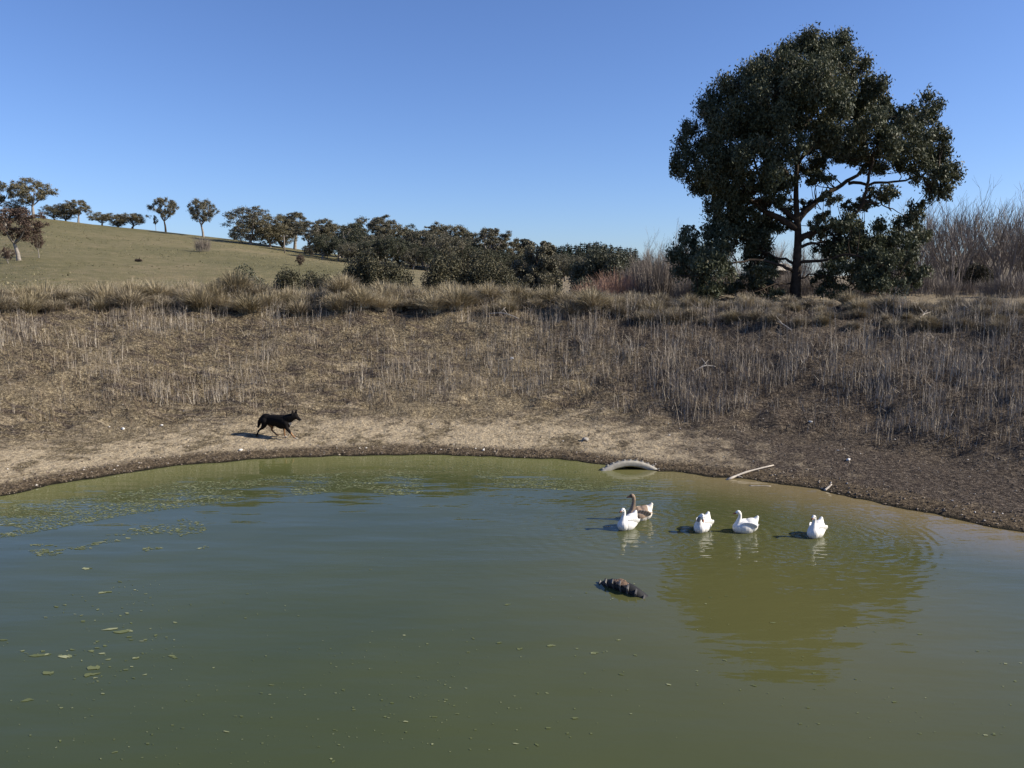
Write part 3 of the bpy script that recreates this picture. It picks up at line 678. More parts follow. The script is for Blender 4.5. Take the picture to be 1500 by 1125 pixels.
for i, (px, bp, tp, Y, form, leaf, lab) in enumerate([
    (372, 357, 300, 215, 'dense', 'farleaf', 'broad round gum at the left end of the paddock tree line'),
    (400, 360, 311, 218, 'dense', 'oliveleaf', 'olive gum second from the left end of the paddock tree line'),
    (420, 362, 312, 224, 'dense', 'farleaf', 'dark gum beside the power pole in the paddock tree line'),
    (436, 0, 309, 228, 'tall', 'farleaf', 'gum with two tall tufts above the left of the tree line'),
    (350, 0, 335, 228, 'dense', 'darkleaf', 'low dark bushy tree under the left end of the tree line')]):
    T('gum_tree', px, bp, tp, Y, form, leaf, 'palebark', i, 1.65, lab)
# the dense belt: rows of gums
rb = random.Random(5)
sky_t = [(460, 322), (480, 318), (500, 327), (520, 322), (545, 315), (565, 313), (585, 325), (605, 326), (622, 334), (640, 322), (660, 326), (680, 331), (700, 336), (722, 331), (745, 345), (765, 350)]
labs = ['gum at the left gap of the dense dark tree belt', 'flat topped gum just right of the gap in the tree belt', 'gum in the tree belt lower than its neighbours, left part', 'gum left of the highest pale crown in the tree belt',
        'tallest gum of the tree belt, above the round paddock bush', 'wide crowned gum right of the tallest one in the belt', 'thin topped gum with pale trunk in the tree belt', 'wispy pale gum in the middle of the tree belt',
        'lower gum in the dip of the tree belt', 'high dark gum right of the dip in the tree belt', 'broad black green gum above the white troughs', 'gum behind the low bushes right of the troughs',
        'gum sloping down to the right of the broad dark one', 'flat topped pale gum in the right part of the belt', 'gum just left behind the round dark tree', 'gum hidden mostly behind the round dark tree']
for i, ((px, tp), lab) in enumerate(zip(sky_t, labs)):
    T('gum_tree', px, 0, tp, 205+rb.uniform(-6, 14), ('open', 'tall', 'open', 'dense')[i % 4], ('farleaf', 'darkleaf', 'oliveleaf', 'farleaf')[(i*3) % 4], 'palebark', i % 5, rb.uniform(1.2, 1.5), lab)
for i in range(40):
    px = 455+i*8.2+rb.uniform(-5, 5); tp = np.interp(px, [450, 560, 620, 650, 760], [345, 338, 352, 340, 360])+rb.uniform(-4, 14)
    T('gum_tree', px, 0, tp, rb.uniform(185, 200) if i % 2 else rb.uniform(200, 215), ('dense', 'low')[i % 2], ('darkleaf', 'farleaf', 'darkleaf')[i % 3], 'palebark', i % 4, rb.uniform(1.0, 1.3),
      'dark bushy gum in the lower storey of the dense tree belt', 'lower gums of the dense tree belt')
for i in range(22):
    px = 800+i*7+rb.uniform(-3, 3); tp = np.interp(px, [800, 900, 960], [368, 372, 382])+rb.uniform(-3, 12)
    T('gum_tree', px, 0, tp, rb.uniform(190, 235), ('dense', 'low', 'open')[i % 3], ('darkleaf', 'farleaf')[i % 2], 'palebark', i % 4, rb.uniform(1.0, 1.2),
      'dark gum in the far wood right of the round tree', 'gums in the far wood right of the round tree')
# pines on the far skyline
def pine_variant(seed):
    rg = np.random.default_rng(seed); mb = MB(); mb.tube([(0, 0, -.5), (0, 0, 5), (0, 0, 10)], [.25, .16, .03], 6); cl = []
    for k in range(15):
        z = 1.5+k*.57; r = 2.3*(1-(z/10.5))+.15
        for j in range(6):
            a = rg.uniform(0, 6.28); cl.append((math.cos(a)*r*.6, math.sin(a)*r*.6, z-.15, r*.45, r*.45, .28))
            mb.tube([(0, 0, z), (math.cos(a)*r*.8, math.sin(a)*r*.8, z-.1)], [.05, .015], 4, cap=False)
    Vl, Fl = leafcloud(cl, 2600, .34, rg, 2.2); return mb.mesh('pine_trunk', M['bark']), np_mesh('pine_crown', Vl, Fl, 4, M['pineleaf'])
PV = [pine_variant(i) for i in range(4)]
for i in range(30):
    px = 808+i*4.2+rb.uniform(-2, 2); Y = rb.uniform(290, 330); tp = np.interp(px, [800, 830, 870, 930], [357, 355, 352, 362])+rb.uniform(-1, 5)
    p = at(px, Y); d = ray(px, tp); s = (HCAM+d[2]*Y/d[1]-p.z)/10.2
    o = empty('pine_tree', p, rb.uniform(0, 6), (s*1.7, s*1.7, s)); link('trunk', PV[i % 4][0], o); link('crown', PV[i % 4][1], o)
    tag(o, 'dark green pine in the plantation on the far skyline', 'tree', 'pines on the far skyline')
# dark wooded hill at the right
for i in range(46):
    px = 1325+(i % 23)*8.6+rb.uniform(-3, 3); Y = (188 if i < 23 else 165)+rb.uniform(-8, 8); ysk = np.interp(px, [1320, 1420, 1500], [388, 366, 352])+(12 if i >= 23 else 0)
    T('gum_tree', px, 0, ysk+rb.uniform(-3, 5), Y, ('dense', 'low')[i % 2], 'darkleaf', 'bark', i % 4, rb.uniform(1.2, 1.6), 'dark gum on the wooded rise behind the bare trees at the right', 'gums on the wooded rise at the right')

# bushes -------------------------------------------------------------------
def bush(name, px, Y, w_px, top_py, leaf, label, seed, n=9000, size=.10, group=None, lobes=7):
    w_px *= 1.12
    p = at(px, Y); k = Y/F; rg = np.random.default_rng(seed); d = ray(px, top_py-2); H = HCAM+d[2]*Y/d[1]-p.z; Wm = w_px*k*1.05
    root = empty(name, p); mb = MB(); bl = []
    for i in range(lobes):
        t = (i+.5)/lobes-.5; hh = (H+.1)*(1-.9*t*t)*rg.uniform(.85, 1.05); r = Wm/lobes*rg.uniform(1.25, 1.7)
        yy = rg.uniform(-.3, .3)*Wm; bl.append((t*Wm*.82, yy, hh*.54, r, r*1.2, hh*.40)); bl.append((t*Wm*.82, yy*.5, hh*.28, r, r, hh*.3))
        mb.tube([(t*Wm*.15, 0, -.1), (t*Wm*.45, yy*.5, hh*.25), (t*Wm*.8, yy, hh*.6)], [.05, .035, .01], 5)
        for j in range(3):
            e = rg.normal(0, .25, 3)*np.array([r, r, hh]); mb.tube([(t*Wm*.45, yy*.5, hh*.25), (t*Wm*.82+e[0], yy+e[1], hh*.65+e[2])], [.02, .008], 4, cap=False)
    link('stems', mb.mesh('bush_stems', M['bark']), root)
    sub = subclumps(bl, 12, rg, .6, .85); Vl, Fl = leafcloud(sub, int(n*4), size*1.2, rg, 2.0, .2)
    link('foliage', np_mesh('bush_foliage', Vl, Fl, 4, M[leaf]), root); tag(root, label, 'bush', group)
bush('bush', 355, 40, 48, 397, 'darkleaf', 'small dark rounded bush poking above the straw grass at left', 1, 8000, .1, lobes=4)
bush('bush', 427, 43, 38, 391, 'bushleaf', 'round olive bush below the tiny red tree', 2, 6000, lobes=4)
bush('bush', 462, 45, 42, 396, 'bushleaf', 'middle bush of the low olive row left of the big mound bush', 3, 6000, lobes=5)
bush('bush', 492, 46, 30, 400, 'bushleaf', 'lowest bush of the olive row, against the big mound bush', 4, 4500, lobes=4)
bush('bush', 548, 45, 92, 374, 'bushleaf', 'large mounded olive bush in front of the paddock', 5, 22000, lobes=8)
bush('bush', 690, 47, 112, 369, 'bushleaf', 'wide sprawling dark bush left of the round dark tree', 6, 24000, lobes=9)
bush('bush', 730, 46, 60, 388, 'bushleaf', 'low bush between the sprawling one and the round tree', 8, 9000, lobes=5)
bush('bush', 885, 70, 72, 366, 'darkleaf', 'dark rounded bush behind the red stemmed thicket', 9, 12000, .16, lobes=6)
bush('bush', 860, 60, 26, 402, 'darkleaf', 'small dark shrub at the left foot of the red thicket', 12, 3000, .12, lobes=3)
bush('bush', 1418, 56, 40, 390, 'bushleaf', 'green brown shrub among the bare trees at the right', 10, 5000, .14, lobes=4)
# the round dark tree
def round_tree():
    Y = 50; p = at(784, Y); k = Y/F; rg = np.random.default_rng(44); root = empty('dense_tree', p); H = HCAM+ray(784, 339)[2]*Y/ray(784, 339)[1]-p.z
    mb = MB(); mb.tube([(0, 0, -.2), (.05, 0, 1.2), (.1, 0, H*.85)], [.2, .14, .03], 8); bl = []
    for (px, py, rx, ry, dy) in [(785, 362, 24, 22, 0), (765, 385, 22, 24, -.4), (800, 382, 24, 24, .3), (808, 398, 14, 18, -.2), (783, 395, 26, 24, -.8), (760, 405, 16, 16, .2), (797, 412, 18, 12, -.6), (772, 350, 14, 10, .4), (798, 352, 14, 12, .3), (780, 378, 30, 30, .9)]:
        X = (px-784)*k; z = H*(432-py)/(432-339); bl.append((X, dy, z-.2, rx*k, rx*k, ry*k))
        mb.tube([(.05, 0, max(.5, z*.55)), (X*.5, dy*.5, z*.8), (X, dy, z-.2)], [.06, .04, .015], 5, cap=False)
    link('trunk', mb.mesh('rt', M['bark']), root); Vl, Fl = leafcloud(subclumps(bl, 12, rg, .36, .85), 32000, .13, rg, 2.0, .2)
    link('crown', np_mesh('rt_crown', Vl, Fl, 4, M['farleaf']), root); tag(root, 'dense round dark tree standing alone just behind the bank in the centre', 'tree')
round_tree()

# bare trees ------------------------------------------------------------------
def bare_variant(seed, H=7.0, stems=4, spread=.25, thin=1.0, depth=4, mat='twig', kids=4, fine=150):
    rnd = random.Random(seed); mb = MB(); tips = []
    def grow(p, d, L, r, lev):
        n = 3; pts = [p]; 
        for i in range(n):
            d = (d+Vector((rnd.gauss(0, .07), rnd.gauss(0, .07), .05))).normalized(); p = p+d*L/n; pts.append(p)
        mb.tube(pts, [r*(1-.45*i/n) for i in range(n+1)], 5 if lev < 2 else 3, cap=False); tips.append((p, d))
        if lev >= depth: return
        for k in range(kids if lev else kids+2):
            q = pts[rnd.randint(1, n)] if lev else pts[1+int((n-1)*rnd.random()+.5)]
            a = rnd.uniform(0, 6.28); s = rnd.uniform(.3, .75)
            dd = (d+Vector((math.cos(a)*s, math.sin(a)*s, rnd.uniform(0, .3)))).normalized()
            grow(q, dd, L*rnd.uniform(.45, .7), r*.5, lev+1)
    for s in range(stems):
        a = rnd.uniform(0, 6.28); d = Vector((math.cos(a)*spread*rnd.uniform(.3, 1.3), math.sin(a)*spread, 1)).normalized()
        grow(Vector((math.cos(a)*.15, math.sin(a)*.15, -.2)), d, H*rnd.uniform(.5, .62), .055*thin, 0)
    return mb.mesh('bare', M[mat], False)
BV = [bare_variant(i, 7, 3+i % 3, .26, 1.35, 3) for i in range(5)]
def twigs_fine(seed, H, R, n, mat):
    """dense fan of fine upright twigs"""
    rg = np.random.default_rng(seed); a = rg.uniform(0, 6.28, n); r = R*np.sqrt(rg.uniform(0, 1, n))*.6
    z0 = rg.uniform(0, .45, n)*H*(1-.5*r/R)
    return np_mesh('twigs', *blades(r*np.cos(a), r*np.sin(a), z0, H*rg.uniform(.3, .6, n), rg.uniform(.05, .5, n), a+rg.normal(0, .6, n), rg.uniform(.012, .022, n), 3, .3), 4, M[mat])
TF = [twigs_fine(i, 7, 1.9, 60, 'twig') for i in range(3)]
bt = []
for i in range(24): bt.append((1290+i*10.5+rb.uniform(-4, 4), rb.uniform(46, 60), np.interp(1290+i*10.5, [1290, 1380, 1420, 1470, 1540], [335, 292, 284, 298, 292])+rb.uniform(-4, 16)))
for i in range(11): bt.append((925+i*9+rb.uniform(-4, 4), rb.uniform(46, 58), np.interp(925+i*9, [925, 960, 1020], [378, 345, 338])+rb.uniform(-3, 12)))
for i in range(15): bt.append((1025+i*19+rb.uniform(-5, 5), rb.uniform(50, 62), np.interp(1025+i*19, [1025, 1150, 1290], [345, 352, 320])+rb.uniform(-4, 20)))
for i, (px, Y, tp) in enumerate(bt):
    p = at(px, Y); H = HCAM+ray(px, tp)[2]*Y/ray(px, tp)[1]-p.z; s = H/7.6
    o = empty('bare_tree', p, rb.uniform(0, 6.28), (s, s, s)); link('stems', BV[i % 5], o); link('twigs', TF[i % 3], o)
    if px > 1285: tag(o, 'leafless grey brown tree in the thicket at the right edge', 'tree', 'bare trees at the right of the gum')
    elif px < 1024: tag(o, 'leafless grey willow in the thicket left of the big gum', 'tree', 'bare trees at the left of the gum')
    else: tag(o, 'leafless tree seen through the branches behind the big gum', 'tree', 'bare trees behind the gum')
RB = [twigs_fine(50+i, 2.3, 1.5, 1500, 'redtwig') for i in range(2)]
for i, (px, Y, s, lab) in enumerate([(872, 45, 1.15, 'reddish leafless shrub, left one of the two beside the grey willows'), (903, 46, 1.25, 'reddish leafless shrub, right one of the two beside the grey willows')]):
    o = link('bare_shrub', RB[i]); o.location = at(px, Y); o.scale = (s, s, s); tag(o, lab, 'bush')
GBm = [twigs_fine(60+i, 2.2, 1.4, 800, 'twig') for i in range(3)]
for i in range(44):
    px = (922+(i%14)*7.5) if i < 28 else (1030+(i-28)*32); Y = rb.uniform(45, 51) if px < 1000 else rb.uniform(40, 46)
    o = link('bare_shrub', GBm[i % 3]); o.location = at(px, Y); s = rb.uniform(.6, 1.0)*(1.6 if px < 1000 and i % 2 else .9); o.scale = (s, s, s); o.rotation_euler = (0, 0, rb.uniform(0, 6))
    tag(o, 'low grey brown leafless shrub at the foot of the bare thicket', 'bush', 'low bare shrubs behind the crest')
o = link('bare_shrub', GBm[0]); o.location = hit(297, 369); o.scale = (1.6,)*3; tag(o, 'lone leafless shrub out on the green paddock slope', 'bush')

# shed roof, pole, troughs, log ----------------------------------------------------
M['tin'] = simple('pale tin', (.5, .45, .36), .5, 8, (.4, .34, .26))
M['timber'] = simple('grey timber', (.28, .24, .2), .8, 6, (.16, .13, .1))
M['concrete'] = simple('pale concrete', (.72, .70, .66), .8, 4, (.55, .53, .5))
p = at(1143, 60); sh = empty('shed', p, .15)
mb = MB(); mb.box((0, .1, .6), (.62, .55, .85)); link('wall', mb.mesh('shed_wall', M['bark'], False), sh)
mb = MB(); R = Matrix.Rotation(.5, 3, 'X') @ Matrix.Rotation(.12, 3, 'Y'); mb.box((0, 0, 1.72), (.78, .62, .03), R)
for i in range(7): mb.box(Vector((0, 0, 1.72))+R @ Vector((-.66+i*.22, 0, .035)), (.02, .61, .015), R)
link('roof', mb.mesh('shed_roof', M['tin'], False), sh)
mb = MB(); mb.box((-.1, -.47, .5), (.28, .02, .62)); link('door', mb.mesh('shed_door', M['timber'], False), sh)
tag(sh, 'small shed with pale tin roof half hidden behind the gum trunk', 'shed')
p = hit(417, 371); pl = empty('power_pole', p); k = p.y/F
mb = MB(); mb.tube([(0, 0, -.3), (0, 0, 25*k)], [.16, .11], 8); link('pole', mb.mesh('pole', M['timber']), pl)
mb = MB(); mb.box((0, 0, 24*k), (.8, .06, .07)); link('crossarm', mb.mesh('crossarm', M['timber'], False), pl)
for q in (-.7, .7):
    mb = MB(); mb.tube([(q, 0, 24*k+.07), (q, 0, 24*k+.3)], [.05, .04], 8); link('insulator', mb.mesh('insulator', M['concrete']), pl)
tag(pl, 'thin timber power pole standing in the paddock before the tree line', 'power pole')
for px, w_, h_, lab in ((587, 11, 4, 'long low white water trough, left of the pair of tanks'), (600, 5, 5.5, 'short white concrete tank in the middle of the three'), (619.5, 5, 6, 'white concrete tank set apart to the right of the others')):
    p = hit(px, 390); k = p.y/F; tk = empty('water_trough', p); mb = MB(); hw, hh = w_*k/2, h_*k
    mb.box((0, 0, hh/2), (hw, .6, hh/2)); link('basin', mb.mesh('basin', M['concrete'], False), tk)
    mb = MB(); mb.box((0, -.58, hh+.04), (hw*1.03, .06, .05)); mb.box((0, .58, hh+.04), (hw*1.03, .06, .05)); mb.box((-hw, 0, hh+.04), (.06, .52, .048)); mb.box((hw, 0, hh+.04), (.06, .52, .048))
    link('rim', mb.mesh('rim', M['concrete'], False), tk); tag(tk, lab, 'water trough')
p = hit(203, 383); mb = MB(); mb.tube(curve_pts([(-.5, 0, .12), (0, .05, .16), (.5, -.02, .13)], 4), [.16, .19, .2, .2, .18, .2, .19, .17, .14], 9); mb.tube([(.1, 0, .25), (.25, -.1, .6)], [.06, .03], 6)
o = link('log', mb.mesh('log', M['bark'])); o.location = p; tag(o, 'short dark log lying on the open paddock slope', 'log')

# stones, sticks -----------------------------------------------------------------
M['stone'] = simple('grey stone', (.34, .31, .27), .85, 12, (.2, .175, .145), .01)
M['palestone'] = simple('white quartz', (.75, .72, .66), .7, 12, (.6, .56, .5), .01)
def stone(px, py, r, mat, label, seed):
    rg = np.random.default_rng(seed); bm = bmesh.new(); bmesh.ops.create_icosphere(bm, subdivisions=3, radius=1)
    d = [Vector(rg.normal(size=3)).normalized() for _ in range(9)]; c = rg.uniform(.6, .95, 9)
    for v in bm.verts:
        for dd, cc in zip(d, c):
            q = v.co.dot(dd)
            if q > cc: v.co -= dd*(q-cc)
        v.co = Vector((v.co.x*r*1.3, v.co.y*r, v.co.z*r*.75))
    me = bpy.data.meshes.new('stone'); bm.to_mesh(me); bm.free(); me.materials.append(M[mat]); o = link('stone', me)
    p = hit(px, py); o.location = p+Vector((0, 0, r*.3)); o.rotation_euler = (0, 0, seed); tag(o, label, 'stone')
stone(857, 646, .085, 'stone', 'largest grey stone on the pale beach right of centre', 1)
stone(180, 630, .045, 'palestone', 'white stone on the sandy slope at left', 2)
stone(237, 625, .035, 'palestone', 'white stone between the dog and the larger white one', 3)
stone(353, 661, .04, 'palestone', 'white stone at the dark shoreline left below the dog', 4)
stone(708, 572+88, .032, 'palestone', 'white stone on the wet rim in mid shore', 5)
stone(750, 526, .05, 'palestone', 'white stone high among the stalks in the middle of the bank', 6)
stone(1243, 675, .045, 'palestone', 'white stone on the dark litter at the right', 7)
stone(633, 636-14, .035, 'stone', 'small dark stone on the upper pale beach', 8)
stone(1187, 620, .04, 'palestone', 'upright pale chip on the dark right slope', 9)
M['driftwood'] = simple('bleached wood', (.55, .49, .41), .75, 14, (.36, .31, .25), .006)
def stick(P3, r, label, forks=()):
    mb = MB(); c = curve_pts(P3, 4); n = len(c); mb.tube(c, [r*(1-.45*i/(n-1))*(1+.12*math.sin(i*2.1)) for i in range(n)], 8)
    for i, e in forks: mb.tube([c[i], np.array(c[i])+np.array(e)], [r*.5, r*.2], 6)
    o = link('branch', mb.mesh('stick', M['driftwood'])); tag(o, label, 'branch'); return o
a = hit(1064, 702); b = hit(1090, 692); c_ = hit(1133, 685)
stick([(a.x, a.y-.05, .0), (a.x*.6+c_.x*.4+.02, a.y*.6+c_.y*.4, c_.z*.4+.05), (c_.x, c_.y, c_.z+.05)], .026, 'bleached bare branch reaching from the bank into the water', ((2, (.12, -.05, -.02)),))
a = hit(1208, 719); b = hit(1218, 714)
stick([(a.x, a.y, .01), ((a.x+b.x)/2, (a.y+b.y)/2, b.z*.5+.03), (b.x, b.y, b.z+.05)], .025, 'short pale piece of wood at the waterline on the right')
a = flat(1120, 712)
stick([(a[0]-.3, a[1]+.02, .0), (a[0]-.1, a[1], .008), (a[0]+.12, a[1]-.02, .004)], .010, 'thin pale stick floating beside the bank')
for i, (x0, y0, x1, y1, lab) in enumerate([(716, 462, 760, 470, 'grey dead branch lying just under the crest'), (1015, 548, 1048, 543, 'thin bleached stick on the slope below the round tree'), (1340, 478, 1362, 462, 'forked dead branch on the scarp at the right'), (1120, 470, 1160, 488, 'grey dead branch on the scarp below the big gum')]):
    a, b = hit(x0, y0), hit(x1, y1)
    stick([a+Vector((0, 0, .05)), (a+b)/2+Vector((0, 0, .16)), b+Vector((0, 0, .08))], .022, lab, ((3, (.2, .05, .2)), (5, (-.15, .1, .22))))

# tyres ---------------------------------------------------------------------------
def rubber(name, c1, c2, mudk):
    m, nt, bs = newmat(name); tc = N(nt, 'ShaderNodeTexCoord').outputs['Object']; n = noise(nt, tc, 9, 5)
    nt.links.new(ramp(nt, n, [(.35, c1), (mudk, c2)]), bs.inputs['Base Color']); bs.inputs['Roughness'].default_value = .7; bump(nt, noise(nt, tc, 40, 3), .5, .004, bs); return m
M['greytyre'] = rubber('weathered tyre', (.27, .245, .195), (.40, .365, .30), .6)
M['blacktyre'] = rubber('black tyre', (.005, .005, .005), (.02, .018, .016), .85)
M['lug'] = rubber('sun brightened lug rubber', (.05, .048, .044), (.22, .2, .18), .75)  # lugs toned lighter than the carcass; their sunlit look put in the colour
M['mud'] = simple('dried mud', (.28, .18, .11), .9, 25, (.13, .08, .05), .01)
def tyre(name, loc, rot, R, wid, depth, arc, nlug, mat, lughw, label, mud=False, lug_h=.04, lug_mat=None, sides=(-1, 1), shoulder=True):
    """open tyre section: axis = local y, arc centred on +z; tread outside, sidewalls turned inward"""
    root = empty(name, loc); root.rotation_euler = rot
    prof = [(-wid*.42, -depth), (-wid*.52, -depth*.6), (-wid*.5, -depth*.15), (-wid*.3, -.005), (0, .006), (wid*.3, -.005), (wid*.5, -depth*.15), (wid*.52, -depth*.6), (wid*.42, -depth)]
    th = .022; inner = [(a*.9, b-th if abs(a) < wid*.45 else b) for a, b in reversed(prof)]
    ring = prof+inner; n = 44; mb = MB(); k = len(ring)
    for i in range(n+1):
        t = -arc/2+arc*i/n
        for (yy, rr) in ring: mb.v.append(((R+rr)*math.sin(t), yy, (R+rr)*math.cos(t)))
    for i in range(n):
        for j in range(k): a = i*k+j; b = i*k+(j+1) % k; mb.f.append((a, b, b+k, a+k))
    mb.f.append(tuple(reversed(range(k)))); mb.f.append(tuple(n*k+j for j in range(k)))
    link('carcass', mb.mesh('carcass', mat), root)
    lg = MB()
    def wedge(tA, yA, rA, tB, yB, rB, hwA, hwB, h):
        """tapered bar from (angle, y, radius) A to B"""
        b = len(lg.v)
        for (t, y, r, hw) in ((tA, yA, rA, hwA), (tB, yB, rB, hwB)):
            for dt, dr in ((-hw/R, -.01), (hw/R, -.01), (hw*.7/R, h), (-hw*.7/R, h)):
                lg.v.append(((r+dr)*math.sin(t+dt), y, (r+dr)*math.cos(t+dt)))
        for f in ((3, 2, 1, 0), (4, 5, 6, 7), (0, 1, 5, 4), (1, 2, 6, 5), (2, 3, 7, 6), (3, 0, 4, 7)): lg.f.append(tuple(b+q for q in f))
    for i in range(nlug):
        for sd in sides:
            t = -arc/2+arc*(i+.5+(.25 if sd > 0 else -.25))/nlug; g = .5*arc/nlug
            wedge(t-g*.5, sd*wid*.02, R, t, sd*wid*.5, R-depth*.12, lughw, lughw*1.2, lug_h)
            if shoulder: wedge(t, sd*wid*.5, R-depth*.12, t+g*.15, sd*wid*.56, R-depth*.95, lughw*1.2, lughw*.5, lug_h*.9)
    link('tread_lugs', lg.mesh('lugs', lug_mat or mat, False), root)
    if mud:
        mm = MB(); rg = np.random.default_rng(3)
        for i in range(70):
            t = np.clip(rg.normal(-.1, .09), -.28, .08); y = np.clip(rg.normal(0, .02), -.04, .04); mm.ball(((R+.004)*math.sin(t), y, (R+.004)*math.cos(t)), (rg.uniform(.018, .03), rg.uniform(.016, .028), rg.uniform(.008, .013)), 8, 6)
        link('mud', remeshed(mm, 'mud', M['mud'], .006, 1, .3), root)
    tag(root, label, 'tyre'); return root
ca = flat(927, 694)
tyre('tyre', (ca[0], ca[1]+.1, -.79), (rad(-22), rad(3), rad(2)), 1.03, .26, .12, rad(92), 13, M['greytyre'], .018, 'weathered grey tractor tyre arching out of the water at the far shore', lug_h=.028, shoulder=False)
a = Vector((*flat(880, 849), 0)); b = Vector((*flat(948, 871), 0)); cc = (a+b)/2; ang = math.atan2(b.y-a.y, b.x-a.x)
tyre('tyre', (cc.x+.10, cc.y+.03, -.475), (rad(20), rad(5), ang), .62, .135, .14, rad(80), 7, M['blacktyre'], .015, 'black lugged tyre with a patch of dried mud poking out of the water', mud=True, lug_h=.036, lug_mat=M['lug'], sides=(-1,))

# geese ---------------------------------------------------------------------------
def feather(name, fn):
    m, nt, bs = newmat(name); a = N(nt, 'ShaderNodeAttribute', attribute_name='tint').outputs['Color']; tc = N(nt, 'ShaderNodeTexCoord').outputs['Object']
    n = noise(nt, tc, 60, 3); nt.links.new(mix(nt, mrange(nt, n, .3, .8, 0, .12), a, (.5, .46, .4)), bs.inputs['Base Color']); bs.inputs['Roughness'].default_value = .75; bs.inputs['Specular IOR Level'].default_value = .2
    bump(nt, n, .4, .004, bs); return m
M['feather'] = feather('feathers', None)
M['bill'] = simple('orange bill', (.42, .13, .05), .45, 40, (.22, .07, .04)); M['darkbill'] = simple('dark bill', (.10, .05, .03), .5, 40, (.2, .08, .04))
M['eye'] = simple('eye', (.01, .01, .015), .15)
def tint(me, fn):
    t = me.color_attributes.new('tint', 'FLOAT_COLOR', 'POINT'); n = len(me.vertices); co = np.empty(n*3, np.float32); me.vertices.foreach_get('co', co); co = co.reshape(-1, 3)
    c = np.ones((n, 4), np.float32); c[:, :3] = fn(co); t.data.foreach_set('color', c.ravel())
def chain(mb, pts, n=14):
    """pts (x,y,z,r) or (x,y,z,rw,rh)"""
    P = [np.array(p[:3]+(p[3],)) for p in pts]; Q = curve_pts([tuple(p) for p in P], 4); mb.tube([q[:3] for q in Q], [max(q[3], .003) for q in Q], n)
    mb.ball(pts[0][:3], pts[0][3], 12, 8); mb.ball(pts[-1][:3], pts[-1][3], 12, 8)
WHITE = (.80, .78, .73)
def goose(px, py, yaw, scale, label, pose='swim', brown=False, neck=1.0, bill='darkbill'):
    p = flat(px, py); root = empty('goose', (p[0], p[1], 0), yaw, scale); tag(root, label, 'goose', None)
    mb = MB(); mb.ball((.0, 0, .075), (.165, .112, .115), 18, 12); mb.ball((-.08, 0, .10), (.12, .105, .11), 16, 10); mb.ball((.1, 0, .07), (.09, .09, .09), 14, 10)
    chain(mb, [(-.1, 0, .13, .085), (-.155, 0, .175, .052), (-.188, 0, .225, .024)])
    hz = .115*neck
    if pose == 'swim':
        nk = [(.11, 0, .10, .066), (.10, 0, .165, .043), (.085, 0, .165+hz*.55, .0285), (.088, 0, .165+hz, .0275), (.105, 0, .19+hz, .031)]; hd = Vector((.112, 0, .192+hz)); bd = Vector((1, 0, -.28)).normalized()
    else:
        nk = [(.11, 0, .10, .066), (.12, .0, .19, .042), (.10, .01, .24, .031), (.10, .035, .262, .029), (.125, .055, .255, .031)]; hd = Vector((.13, .055, .25)); bd = Vector((.5, .35, -1.0)).normalized()
    chain(mb, nk); mb.ball(hd, (.036, .030, .032), 14, 10); mb.tube([hd, hd+bd*.045], [.028, .018], 10)
    me = remeshed(mb, 'goose_body', M['feather'], .0055, 8)
    if brown:
        def fn(c):
            out = np.tile(np.array([.72, .66, .58]), (len(c), 1)); br = np.array([.27, .19, .13]); dk = np.array([.10, .065, .045])
            nkm = (c[:, 2] > .165)*(c[:, 0] > .03); out[nkm] = br
            back = nkm & (c[:, 0] < .082) & (c[:, 2] < .3); out[back] = br*.55
            bd_ = (~nkm) & (c[:, 0] > -.11) & (c[:, 2] > .04+.25*np.clip(-c[:, 0], 0, 1)); out[bd_] = br*1.3
            st = (c[:, 2] > .24) & (c[:, 0] > .09) & (np.abs(c[:, 1]) < .03) & (c[:, 0] > .12); out[st] = dk; return out
    else:
        def fn(c):
            out = np.tile(np.array(WHITE), (len(c), 1))*(1-.22*np.clip((.05-c[:, 2])/.05, 0, 1)*(np.abs(np.sin(c[:, 0]*60))*.6+.4))[:, None]
            if pose != 'swim':
                g_ = (c[:, 2] > .17) & (c[:, 1] < .02) & (c[:, 0] > .135); out[g_] = (.22, .2, .17)
            return out
    tint(me, fn); link('body', me, root)
    for s in (-1, 1):       # folded wings
        wm = MB(); wm.ball((0, 0, 0), (.125, .018, .064), 18, 10); 
        for i in range(4): wm.tube([(-.05, 0, .01-.014*i), (-.11, -s*.01, .012-.010*i), (-.145+.010*i, -s*.028, .020-.006*i)], [.016, .013, .005], 6)
        wm2 = remeshed(wm, 'goose_wing', M['feather'], .006, 3)
        if brown:
            tint(wm2, lambda c: np.where((np.sin(c[:, 0]*150+c[:, 2]*60)[:, None] > .8), np.array([.55, .46, .36]), np.array([.26, .185, .13])))
        else: tint(wm2, lambda c: np.array(WHITE)*(.97-.16*(np.sin(c[:, 0]*170+c[:, 2]*90) > .78)[:, None]))
        o = link('wing', wm2, root); o.location = (-.035, s*.082, .118); o.rotation_euler = (s*-.42, -.08, s*-.2)
        e = MB(); side = bd.cross(Vector((0, 0, 1))).normalized(); up = side.cross(bd).normalized()
        ep = hd+side*s*.0275+bd*.012+up*.008; e.ball(ep, .006, 8, 6); link('eye', e.mesh('eye', M['eye']), root)
    b = MB(); b0 = hd+bd*.03; side = bd.cross(Vector((0, 0, 1))).normalized()
    b.tube([b0, b0+bd*.02, b0+bd*.042, b0+bd*.058], [.0205, .017, .013, .006], 10, squash=.72)
    link('bill', b.mesh('bill', M[bill]), root)
    if pose != 'swim':      # a loosened feather on the crown
        f = MB(); f.tube([hd+Vector((-.01, -.0, .02)), hd+Vector((-.0, .03, .045)), hd+Vector((.0, .055, .05))], [.004, .010, .002], 6, squash=.3); fm = f.mesh('feather', M['feather']); tint(fm, lambda c: np.tile(np.array(WHITE), (len(c), 1))); link('loose_feather', fm, root)
    return root
